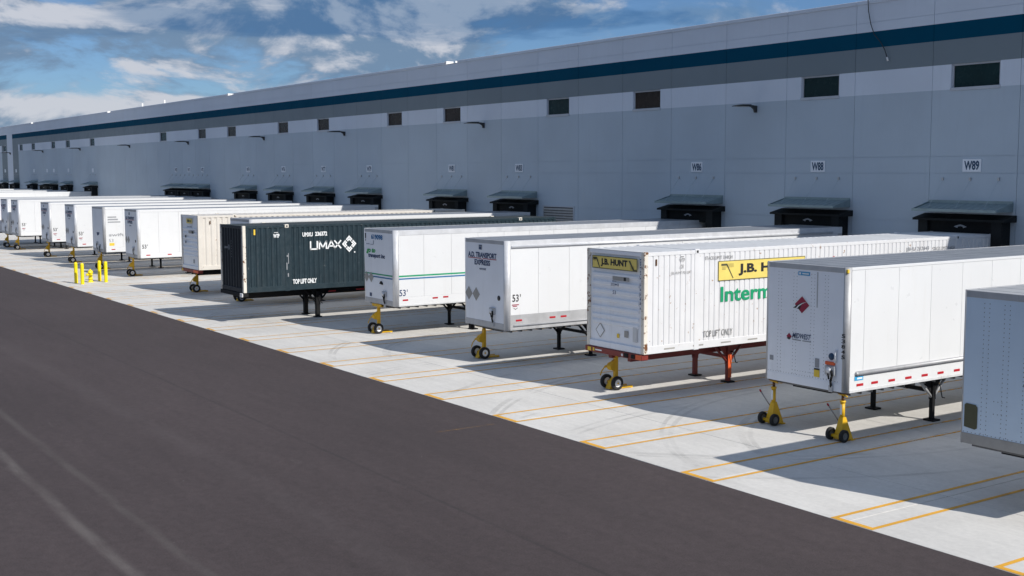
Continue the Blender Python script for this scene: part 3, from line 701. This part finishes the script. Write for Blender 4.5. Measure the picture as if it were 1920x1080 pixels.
# -- the row towards the far left
FARROW = [(-72.70, 21.75, 'white trailer next to the cream container, just right of the yellow bollards'), (-79.38, 21.6, 'white trailer with grey lettering and a yellow sticker on its side'),
          (-86.32, 21.6, 'white trailer with 53 mark, second to the left of the bollards'), (-93.4, 21.6, 'white trailer with 53 mark and faded logo, third to the left of the bollards'),
          (-103.57, 21.6, 'white trailer standing apart at the left, its whole nose in view'), (-107.56, 21.6, 'leftmost trailer whose nose is still in view')]
for n_, (x, y, lb) in enumerate(FARROW):
    t = dry_van(lb, x, y, zb=1.22, corner='alu' if n_ != 1 else 'alu_dull', rad=.15, rails='trailer_white', first=1.27, bottom='trailer_white', tapes=[(.6+1.3*k, 1.38) for k in range(5)] if n_ < 4 else ())
    if n_ == 1:
        text('swift', 'ink_grey', t, 'side', (1.30, 0), .35, 1.3, 2.22, 2.42, .02); text('trans', 'ink_grey', t, 'side', (1.30, 0), 1.36, 2.5, 2.22, 2.40, .02); text('53', 'ink_grey', t, 'side', (1.30, 0), .33, .62, 1.86, 2.06)
        flat('yellow_sticker', [rect(.36, .68, 1.62, 1.80)], 'ink_yellow', t, 'side', (1.30, 0), .005); brand_mark(t, 1.45, 1.70, 1.3)
        flat('grey_print', [rect(.3, .85, 3.42, 3.50), rect(.3, .95, 3.26, 3.35), rect(.3, 1.1, 3.10, 3.18)], 'ink_grey', t, 'side', (1.30, 0), .005)
        flat('nose_print', [[(-.25, 2.45), (.42, 2.47), (.3, 2.30), (-.12, 2.24)]], 'ink_navy', t, 'nose', NO, .008); connector(t, .5, 1.6); connector(t, -.1, 1.75)
    else:
        ad_nose(t); van53(t, .25, 1.78 if n_ == 0 else 2.0); 
        if n_: brand_mark(t, .25, 1.74, .9)
for x, lb in ((-112.65, 'trailer off the left edge, only a sliver of its lit side showing'), (-141.4, 'far trailer whose lit side shows as the long white strip at the left'), (-152.1, 'far trailer roof just above the long white strip at the left'), (-159.3, 'farther trailer roof above the white strip, second beyond it'), (-170.1, 'farthest trailer, only its lit roof edge showing at the left')):
    dry_van(lb, x, 21.6, first=1.2)

# ------------------------------------------------------------------ containers on chassis
def corrugated(length, z0, z1, pitch, depth, flat_frac, mat, seam=None):
    """vertical corrugation along y on the plane x=0, proud crests at x=0"""
    b = B(); bm = b.bm; i = b._mi(mat); pts = []; y = 0
    a = pitch*flat_frac; sl_ = (pitch-a)/3
    while y < length-pitch*.5:
        pts += [(y, 0), (y+a, 0), (y+a+sl_, -depth), (y+a+2*sl_, -depth)]; y += pitch
    pts.append((length, 0)); pts = [p for p in pts if p[0] <= length]
    vs_ = [(bm.verts.new((x, y_, z0)), bm.verts.new((x, y_, z1))) for y_, x in pts]
    for p, q in zip(vs_, vs_[1:]): bm.faces.new((p[0], q[0], q[1], p[1])).material_index = i
    return b
def container(label, xc, y0, zb, mat, matn, nosek, roofm, pitch, depth, frac, postmat, castmat, L=16.15, zt=4.11):
    t = thing('shipping_container', label, 'container', (xc, y0, 0), 'long containers on chassis'); h = 1.295
    B().box(-h+.05, h-.07, .14, L-.02, zb+.05, zt-.07, mat).build('body', t)
    for s in (-1, 1):
        x0, x1 = (h-.14, h) if s > 0 else (-h, -h+.14)
        B().box(x0, x1, 0, .14, zb, zt, postmat, .012).build('corner_post', t)
        B().box(x0, x1, L-.14, L, zb, zt, mat, .012).build('corner_post', t)
        a, c = (h-.10, h-.004) if s > 0 else (-h+.004, -h+.10)
        B().box(a, c, .14, L-.14, zt-.12, zt-.012, mat, .008).build('top_rail', t)
        B().box(a, c, .14, L-.14, zb, zb+.22, mat, .008).build('bottom_rail', t)
        for yp in (1.98, L-2.1):
            x2, x3 = (h-.13, h+.004) if s > 0 else (-h-.004, -h+.13)
            po = B().box(x2, x3, yp-.10, yp+.10, zb-.02, zt-.13, mat, .01).build('lift_post', t)
            B().box(x2, x3+(.006 if s > 0 else 0), yp-.09, yp+.09, zt-.13, zt+.02, castmat, .015).box(x3-.001 if s > 0 else x2-.004, x3+.010 if s > 0 else x2+.001, yp-.035, yp+.035, zt-.09, zt-.02, 'ink_black').build('corner_casting', po)
        ys = [(.14, 1.88), (2.08, L-2.2), (L-2.0, L-.14)]
        for a, c in ys:
            o = corrugated(c-a, zb+.22, zt-.12, pitch, depth, frac, mat).build('side_wall', t, (s*(h-.012), a, 0))
            if s < 0: o.scale.x = -1
    B().box(-h+.14, h-.14, .0, .14, zt-.13, zt-.004, matn, .01).build('front_top_rail', t)
    B().box(-h+.14, h-.14, .0, .14, zb, zb+.18, matn, .01).build('front_sill', t)
    if nosek == 'ribs':
        nw = B().box(-h+.14, h-.14, .05, .12, zb+.18, zt-.13, matn).build('front_wall', t)
        rib = shared('rib', lambda: B().prism([(.05, -.06), (.005, -.035), (.005, .035), (.05, .075)], 'x', -1.04, 1.04, 'nose_white').mesh('rib'))
        for z in (3.37, 3.13, 2.89, 2.65, 2.41, 2.17, 1.99): put(rib, 'rib', nw, (0, 0, z))
    else:
        b = B(); bm = b.bm; i = b._mi(matn); pts = []; x = -h+.14
        while x < h-.14:
            pts += [(x, .03), (x+.11, .03), (x+.15, .085), (x+.26, .085)]; x += .30
        pts = [p for p in pts if p[0] < h-.14] + [(h-.14, .03)]
        vs_ = [(bm.verts.new((x, y, zb+.18)), bm.verts.new((x, y, zt-.13))) for x, y in pts]
        for p, q in zip(vs_, vs_[1:]): bm.faces.new((p[0], q[0], q[1], p[1])).material_index = i
        b.build('front_wall', t)
    # roof, cross-corrugated
    b = B(); bm = b.bm; i = b._mi(roofm); pts = []; y = .14
    while y < L-.3: pts += [(y, zt-.03), (y+.09, zt-.03), (y+.13, zt-.012), (y+.25, zt-.012)]; y += .29
    vs_ = [(bm.verts.new((-h+.06, y, z)), bm.verts.new((h-.06, y, z))) for y, z in pts]
    for p, q in zip(vs_, vs_[1:]): bm.faces.new((p[0], q[0], q[1], p[1])).material_index = i
    b.box(-h+.06, h-.06, .0, .15, zt-.02, zt-.003, roofm).box(-h+.06, h-.06, 1.9, 2.06, zt-.02, zt-.002, roofm).build('roof', t)
    return t
def chassis(label, xc, y0, zt, mat, bol, L=16.1, legmat=None, second=None, legx=.70, legy=3.75, fat=.075):
    t = thing('container_chassis', label, 'trailer chassis', (xc, y0, 0), 'chassis under the containers')
    B().box(-1.29, 1.27, -.04, .22, zt-.175, zt-.012, bol, .015).build('front_bolster', t)
    B().box(-.50, -.36, .22, L, zt-.32, zt-.02, mat).build('frame_rail', t); B().box(.36, .50, .22, L, zt-.32, zt-.02, mat).build('frame_rail', t)
    b = B()
    for k in range(9): b.box(-.36, .36, 1.5+k*1.6, 1.6+k*1.6, zt-.25, zt-.08, mat)
    b.build('cross_member', t)
    B().box(-1.25, 1.25, L-.25, L, zt-.3, zt-.02, mat).build('rear_bolster', t)
    landing(t, legy, legx, zt-.05, legmat or mat, second=second, w=fat)
    tandem(t, L)
    return t
# white J.B. HUNT container
JX, JY, JZ = -26.52, 21.66, 1.24
t2 = container('white corrugated container with yellow name plates on nose and side', JX, JY, JZ, 'cont_white', 'nose_white', 'ribs', 'roof_white', .2035, .026, .72, 'cont_rusty', 'cont_white')
# dark corrugation grooves are shadows; name plates and print
flat('name_plate', [rect(-1.02, 1.0, 3.545, 3.915)], 'plate_yellow', t2, 'nose', NO, .012)
b_ = lambda o, u0, u1, v0, v1, w: [rect(u0, u1, v0, v0+w), rect(u0, u1, v1-w, v1), rect(u0, u0+w, v0+w, v1-w), rect(u1-w, u1, v0+w, v1-w)]
flat('plate_border', b_(0, -1.02, 1.0, 3.545, 3.915, .02), 'decal_olive', t2, 'nose', NO, .016)
text('J.B. HUNT', 'ink_black', t2, 'nose', NO, -.62, .58, 3.61, 3.84, .045, off=.018)
flat('plate_scroll', [[(-.98, 3.87), (-.80, 3.87), (-.66, 3.58), (-.70, 3.58), (-.82, 3.80), (-.98, 3.80)], [(.62, 3.84), (.70, 3.84), (.86, 3.60), (.98, 3.60), (.98, 3.57), (.82, 3.57)]] + [rect(-.98, -.84, 3.83-.03*k, 3.842-.03*k) for k in range(3)] + [rect(.70+.05*k, .71+.05*k, 3.58, 3.70) for k in range(4)], 'decal_olive', t2, 'nose', NO, .017)
flat('document_plate', [rect(-.10, .64, 3.245, 3.36)], 'decal_taupe', t2, 'nose', NO, -.001); flat('document_window', [rect(.40, .50, 3.25, 3.35)], 'ink_black', t2, 'nose', NO, .002)
text('JBHU', 'ink_navy', t2, 'nose', NO, -.12, .06, 3.18, 3.24, .01, off=.0, ); text('232443', 'ink_navy', t2, 'nose', NO, -.18, .18, 3.08, 3.16, .01, off=.0); text('53', 'ink_navy', t2, 'nose', NO, -.09, .05, 2.84, 2.95, .01, off=.0)
flat('placard', [diamond(-.70, 1.73, .215, .225)], 'decal_taupe', t2, 'nose', NO, -.035); flat('placard_face', [diamond(-.70, 1.73, .18, .19)], 'nose_white', t2, 'nose', NO, -.032)
flat('yellow_label', [rect(.07, .18, 1.59, 1.71)], 'ink_yellow', t2, 'nose', NO, -.03); flat('grey_label', [rect(.40, .58, 1.64, 1.83)], 'decal_taupe', t2, 'nose', NO, -.03)
B().box(.80, .98, .0, .05, 1.55, 1.98, 'dirty_white', .01).build('hatch', t2)
text('JBHU 232443', 'ink_navy', t2, 'nose', NO, 1.09, 1.16, 2.50, 3.95, .01, off=.006, rot=-1)
SD = (1.295, 0)
flat('name_plate', [rect(2.80, 6.46, 3.16, 3.745)], 'plate_yellow', t2, 'side', SD, .004); flat('plate_border', b_(0, 2.80, 6.46, 3.16, 3.745, .02), 'decal_olive', t2, 'side', SD, .007)
text('J.B. HUNT', 'ink_black', t2, 'side', SD, 3.62, 6.12, 3.28, 3.63, .045, off=.010)
flat('plate_scroll', [[(2.92, 3.66), (3.15, 3.66), (3.42, 3.22), (3.38, 3.22), (3.14, 3.60), (2.92, 3.60)]] + [rect(2.95, 3.1, 3.56-.035*k, 3.57-.035*k) for k in range(3)] + [rect(3.12, 3.42, 3.64-.03*k, 3.648-.03*k) for k in range(4)], 'decal_olive', t2, 'side', SD, .008)
text('Intermodal', 'ink_green', t2, 'side', SD, 2.91, 6.35, 2.54, 2.99, .022, off=.006)
text('TOP LIFT ONLY', 'ink_faded', t2, 'side', SD, 2.24, 3.41, 1.555, 1.745, .005, off=.004); text('STACK LIMIT', 'ink_faded', t2, 'side', SD, 2.28, 2.95, 3.80, 3.90, .0, off=.004); text('3 HIGH', 'ink_faded', t2, 'side', SD, 3.0, 3.37, 3.80, 3.90, .0, off=.004)
text('WTP', 'ink_faded', t2, 'side', SD, 1.29, 1.50, 3.78, 3.89, .0, off=.004); text('OR', 'ink_faded', t2, 'side', SD, 1.34, 1.46, 3.60, 3.71, 0, off=.004); text('J.B. HUNT PIN LIFT', 'ink_faded', t2, 'side', SD, .98, 1.76, 3.42, 3.52, 0, off=.004); flat('bar', [rect(1.32, 1.46, 3.925, 3.945)], 'ink_faded', t2, 'side', SD, .004)
text('JBHU 232443', 'ink_grey', t2, 'side', SD, 11.3, 12.5, 3.66, 3.82, 0, off=.004); text('STACK LIMIT', 'ink_faded', t2, 'side', SD, 12.7, 13.45, 3.66, 3.78, 0, off=.004); text('3 HIGH', 'ink_faded', t2, 'side', SD, 13.5, 13.9, 3.66, 3.78, 0, off=.004)
flat('orange_tag', [rect(.40, .46, 3.72, 3.90)], 'screw_brown', t2, 'side', SD, .006); flat('red_strip', [rect(7.73, 7.80, 2.9, 3.68)], 'tape_red', t2, 'side', SD, .004)
for k in range(14): flat('grey_strip', [rect(.75+1.1*k, 1.15+1.1*k, 1.33, 1.37)], 'decal_taupe', t2, 'side', SD, .003)
c2 = chassis('red chassis with red landing legs under the white container with yellow plates', JX-.03, JY, JZ, 'red_steel', 'red_steel', second='orange_paint', legx=.72, legy=3.85)
flat('yellow_reflector', [rect(-1.16, -1.0, 1.09, 1.20), rect(-.92, -.84, 1.10, 1.20)], 'ink_yellow', c2, 'nose', (0, -.04), .004); flat('bolster_text', [rect(-.80, -.5, 1.13, 1.17)], 'ink_white', c2, 'nose', (0, -.04), .004)
B().cyl((.43, -.05, 1.14), (.43, -.03, 1.14), .04, 'rim_white', n=10).build('marker_lamp', c2); B().box(.52, .70, -.06, -.03, 1.09, 1.21, 'black_steel').box(.84, .98, -.06, -.03, 1.09, 1.20, 'black_steel').build('connector_box', c2)
flat('orange_end', [rect(1.02, 1.26, 1.08, 1.22)], 'orange_paint', c2, 'nose', (0, -.04), .004)

# navy UMAX container
UX, UY, UZ = -48.60, 18.75, 1.31
t5 = container('dark navy corrugated container parked short of the dock', UX, UY, UZ, 'cont_navy', 'cont_navy_nose', 'corr', 'cont_roof_navy', .232, .036, .45, 'cont_rusty', 'cont_rusty')
text('WTP', 'ink_white', t5, 'side', SD, 1.36, 1.64, 3.57, 3.74, .05, off=.004); flat('bar', [rect(1.40, 1.58, 3.79, 3.81)], 'ink_white', t5, 'side', SD, .004)
text('UMXU', 'ink_white', t5, 'side', SD, 2.69, 3.17, 3.58, 3.76, .04, off=.004); text('236372', 'ink_white', t5, 'side', SD, 3.28, 3.85, 3.59, 3.78, .04, off=.004)
text('TOP LIFT ONLY', 'ink_white', t5, 'side', SD, 2.21, 3.32, 1.57, 1.78, .04, off=.004)
def stroke(pts, w):
    out = []
    for (a, c) in zip(pts, pts[1:]):
        d = (Vector(c)-Vector(a)).normalized(); n = Vector((-d.y, d.x))*w/2; e = d*w*.25
        out.append([(a[0]-n.x-e.x, a[1]-n.y-e.y), (c[0]-n.x+e.x, c[1]-n.y+e.y), (c[0]+n.x+e.x, c[1]+n.y+e.y), (a[0]+n.x-e.x, a[1]+n.y-e.y)])
    return out
lz0, lz1 = 3.02, 3.34
def umax(u, v, s, w):
    P = lambda pts: [(u+x*s, v+y*s) for x, y in pts]
    return stroke(P([(0, 1), (0, 0), (.95, 0), (.95, 1)]), w) + stroke(P([(1.25, 0), (1.25, 1), (1.75, .15), (2.25, 1), (2.25, 0)]), w) + stroke(P([(2.45, 0), (2.95, 1), (3.5, 0)]), w) + stroke(P([(2.7, .32), (3.25, .32)]), w) + stroke(P([(3.45, 1), (4.35, 0)]), w) + stroke(P([(3.45, 0), (4.35, 1)]), w)
flat('lettering', umax(3.06, 3.03, .33, .062), 'ink_white', t5, 'side', SD, .004)
def weave(u, v, a, b):
    out = []
    for q in range(4):
        def rot(p):
            x, y = p
            for _ in range(q): x, y = -y, x
            return (u + x*a, v + y*b)
        for o, i_, e in ((1.0, .76, .46), (.70, .46, .31)):
            d = (o-i_)/2
            for s_ in (-1, 1):
                out.append([rot(k) for k in ((0, o), (0, i_), (s_*(e-d), o-e-d), (s_*e, o-e))])
    return out
flat('emblem', weave(4.90, 3.20, .35, .37), 'ink_white', t5, 'side', SD, .004); flat('registered_dot', [rect(5.13, 5.19, 2.80, 2.86)], 'ink_white', t5, 'side', SD, .004)
flat('lettering', umax(-.78, 3.10, .09, .025), 'ink_grey', t5, 'nose', NO, .004); flat('emblem', weave(-.25, 3.16, .12, .13), 'ink_grey', t5, 'nose', NO, .004)
flat('side_print', [rect(.0, .03, 2.75+.11*k, 2.80+.11*k) for k in range(7)], 'ink_grey', t5, 'nose', NO, .004)
flat('yellow_tag', [rect(.49, .56, 3.72, 3.95)], 'ink_yellow', t5, 'side', SD, .006)
flat('scrape', [rect(1.98, 2.03, 1.9, 2.05), rect(1.93, 1.97, 2.2, 2.5), rect(2.01, 2.04, 2.45, 2.9), rect(1.95, 2.0, 2.75, 2.82)], 'ink_grey', t5, 'side', (1.30, 0), .004)
c5 = chassis('black chassis under the dark navy container', UX, UY, UZ, 'black_steel', 'black_steel', legx=.62, legy=3.65, fat=.10)
B().box(1.02, 1.30, -.08, -.03, 1.13, 1.30, 'rim_white', .02).build('lamp_housing', c5)
for k in range(8): flat('reflector', [rect(4.2+1.4*k, 4.6+1.4*k, 1.06, 1.12)], 'tape_red', c5, 'side', (.51, 0), .004)

# cream container with a small yellow plate
CX, CY, CZ = -61.05, 21.3, 1.30
t6 = container('cream corrugated container with a small yellow plate on its grey nose', CX, CY, CZ, 'cont_cream', 'nose_white', 'ribs', 'cont_cream', .30, .04, .40, 'cont_cream', 'cont_rusty')
flat('name_plate', [rect(-.40, .42, 3.68, 3.93)], 'plate_yellow', t6, 'nose', NO, .012); flat('plate_mark', [rect(-.25, .05, 3.74, 3.87), rect(.1, .3, 3.76, 3.84)], 'decal_olive', t6, 'nose', NO, .015); text('Intermodal', 'ink_navy', t6, 'nose', NO, -.33, .38, 3.47, 3.56, .01, off=.012)
flat('document_plate', [rect(-.14, .62, 3.16, 3.30)], 'decal_taupe', t6, 'nose', NO, .003); flat('dark_mark', [rect(.36, .58, 3.16, 3.30), rect(-.68, -.52, 2.92, 3.05), rect(-.66, -.52, 2.62, 2.75)], 'ink_black', t6, 'nose', NO, .006)
flat('grey_label', [rect(.40, .55, 1.62, 1.82)], 'ink_grey', t6, 'nose', NO, -.03); flat('orange_tag', [rect(.62, .68, 3.66, 3.84)], 'screw_brown', t6, 'side', SD, .006)
c6 = chassis('reddish chassis under the cream container', CX, CY, CZ, 'black_steel', 'red_steel', legx=.7)
flat('orange_end', [rect(.55, 1.26, 1.14, 1.28)], 'orange_paint', c6, 'nose', (0, -.04), .004); flat('yellow_reflector', [rect(-1.2, -1.0, 1.15, 1.27)], 'ink_yellow', c6, 'nose', (0, -.04), .004)

# ------------------------------------------------------------------ jacks under the noses
def jack_meshes():
    d = {}
    d['axle'] = B().cyl((-.30, 0, .205), (.30, 0, .205), .03, 'yellow_paint', n=8).mesh('axle')
    d['base'] = B().prism([(-.16, .02), (.16, .02), (.30, .10), (.22, .30), (.08, .34), (-.04, .24)], 'x', -.10, .10, 'yellow_paint').mesh('base')
    d['fork'] = B().box(-.17, -.09, .16, .66, .015, .07, 'yellow_paint', .008).box(.09, .17, .16, .66, .015, .07, 'yellow_paint', .008).box(-.17, .17, .58, .66, .0, .03, 'yellow_paint').mesh('foot_fork')
    d['post'] = B().box(-.055, .055, .09, .20, .20, .98, 'yellow_paint', .006).box(-.042, .042, .103, .187, .98, 1.06, 'yellow_paint').mesh('post')
    d['beam'] = B().box(-.38, .38, .06, .24, 1.05, 1.075, 'yellow_paint').box(-.38, .38, .06, .075, 1.075, 1.155, 'yellow_paint').box(-.38, .38, .225, .24, 1.075, 1.155, 'yellow_paint').mesh('top_beam')
    d['gear'] = B().lathe((-.10, .05, .66), (-1, 0, 0), [(.001, -.04), (.125, -.04), (.125, .05), (.09, .07), (.001, .075)], 'yellow_paint', 14).prism([(.09, .52), (-.05, .56), (-.09, .68), (.0, .82), (.09, .86)], 'x', -.045, .045, 'yellow_paint').mesh('gearbox')
    d['crank'] = B().tube([(-.17, .02, .66), (-.30, -.02, .62), (-.34, -.10, .50), (-.36, -.14, .36)], .018, 'yellow_paint').cyl((-.30, -.02, .62), (-.24, 0, .64), .035, 'yellow_paint', n=8).mesh('crank')
    return d
JM = jack_meshes()
def jack(label, x, y):
    t = thing('trailer_jack', label, 'trailer jack', (x, y, 0), 'yellow two-wheeled jacks under the trailer noses')
    put(JM['axle'], 'axle', t); put(JM['base'], 'base', t); put(JM['fork'], 'foot_fork', t); put(JM['post'], 'post', t); put(JM['beam'], 'top_beam', t); g = put(JM['gear'], 'gearbox', t); put(JM['crank'], 'crank', g)
    for s in (-1, 1): wheel(t, (s*.25, 0, .205), JT, JR)
JK = [(-26.95, 21.92, 'under the white container with yellow plates'), (-34.05, 21.93, 'under the trailer with a bare metal skirt'), (-41.75, 21.97, 'under the trailer with green and blue stripe'), (-56.0, 21.97, 'beside the front wheelless corner of the navy container'),
      (-61.75, 21.75, 'under the cream container'), (-73.6, 21.95, 'under the trailer just right of the bollards'), (-80.0, 21.8, 'under the trailer with grey side lettering, behind the bollards'), (-86.9, 21.8, 'under the second trailer left of the bollards'), (-94.0, 21.8, 'under the third trailer left of the bollards'), (-104.2, 21.8, 'under the trailer standing apart at the left'), (-108.2, 21.8, 'under the leftmost trailer nose in view')]
for x, y, lb in JK:
    if 'navy' in lb: lb = 'under the hidden white trailer, showing just past the navy container corner'
    jack('yellow two-wheeled trailer jack ' + lb, x, y)

def stand(label, x, y):
    t = thing('trailer_stand', label, 'trailer jack', (x, y, 0), 'pair of yellow screw stands under one trailer')
    b = B(); i = b._mi('yellow_paint'); bm = b.bm
    lo = [bm.verts.new(p) for p in ((-.13, -.16, .04), (.13, -.16, .04), (.17, .20, .02), (-.17, .20, .02))]; hi = [bm.verts.new(p) for p in ((-.055, -.05, .56), (.055, -.05, .56), (.055, .06, .56), (-.055, .06, .56))]
    for k in range(4): bm.faces.new((lo[k], lo[(k+1) % 4], hi[(k+1) % 4], hi[k])).material_index = i
    b.box(-.19, .19, .12, .24, 0, .03, 'yellow_paint'); b.box(-.16, .16, -.2, -.14, .09, .15, 'yellow_paint'); b.build('base', t)
    B().cyl((0, 0, .50), (0, 0, .90), .055, 'yellow_paint', n=14).cyl((0, 0, .90), (0, 0, .95), .07, 'yellow_paint', n=14).build('column', t)
    B().cyl((0, 0, .95), (0, 0, 1.08), .034, 'screw_brown', n=10).build('screw', t)
    c = B().cyl((0, 0, 1.075), (0, 0, 1.12), .05, 'yellow_paint', r1=.12, n=14).cyl((0, 0, 1.12), (0, 0, 1.145), .135, 'screw_brown', n=16).build('cap', t)
    B().cyl((-.17, .05, 1.075), (.17, -.05, 1.075), .018, 'yellow_paint', n=8).build('turn_bar', c)
    h = B().cyl((-.07, -.02, .42), (-.36, -.10, .80), .015, 'handle_grey', n=8).build('tow_handle', t); B().cyl((-.34, -.095, .775), (-.38, -.105, .83), .022, 'ink_red', n=8).build('grip', h)
    flat('label_strip', [rect(-.03, .03, .62, .86)], 'ink_white', t, 'nose', (0, 0), .060)
    for s in (-1, 1): wheel(t, (s*.20, -.17, .15), ST, SR)
stand('yellow screw stand under the shaded left corner of the red-diamond trailer', -20.85, 22.20)
stand('yellow screw stand under the sunlit right corner of the red-diamond trailer', -18.62, 22.16)

# ------------------------------------------------------------------ bollards and hydrant
bol = B().cyl((0, 0, 0), (0, 0, 1.12), .10, 'bollard_yellow', n=18, caps=False).lathe((0, 0, 1.12), (0, 0, 1), [(.10, 0), (.092, .045), (.06, .08), (.001, .095)], 'bollard_yellow', 18).mesh('bollard')
for x, y, lb in ((-70.62, 17.91, 'front left bollard of the four around the yellow hydrant'), (-69.73, 18.03, 'front bollard of the four standing just left of the yellow hydrant'), (-71.19, 19.39, 'rear bollard of the four just right of the yellow hydrant'), (-70.28, 19.50, 'rightmost bollard of the four around the yellow hydrant')):
    o = put(bol, 'bollard', None, (x, y, 0)); o['label'] = 'yellow steel ' + lb; o['category'] = 'bollard'; o['group'] = 'bollards round the hydrant'
hy = thing('fire_hydrant', 'yellow fire hydrant standing between four yellow bollards', 'hydrant', (-70.75, 18.75, 0))
B().lathe((0, 0, 0), (0, 0, 1), [(.17, 0), (.17, .05), (.115, .06), (.115, .18), (.15, .19), (.15, .23), (.11, .24), (.11, .52), (.155, .53), (.155, .57)], 'bollard_yellow', 16).build('barrel', hy)
B().lathe((0, 0, .57), (0, 0, 1), [(.155, 0), (.14, .06), (.09, .13), (.04, .15), (.04, .20), (.001, .2)], 'bollard_yellow', 16).build('bonnet', hy)
for d in ((1, 0, 0), (-1, 0, 0), (0, -1, 0)):
    B().lathe((d[0]*.09, d[1]*.09, .45), d, [(.07, 0), (.07, .09), (.085, .09), (.085, .13), (.03, .14), (.03, .17), (.001, .17)], 'bollard_yellow' if d[0] >= 0 else 'black_steel', 12).build('nozzle', hy)
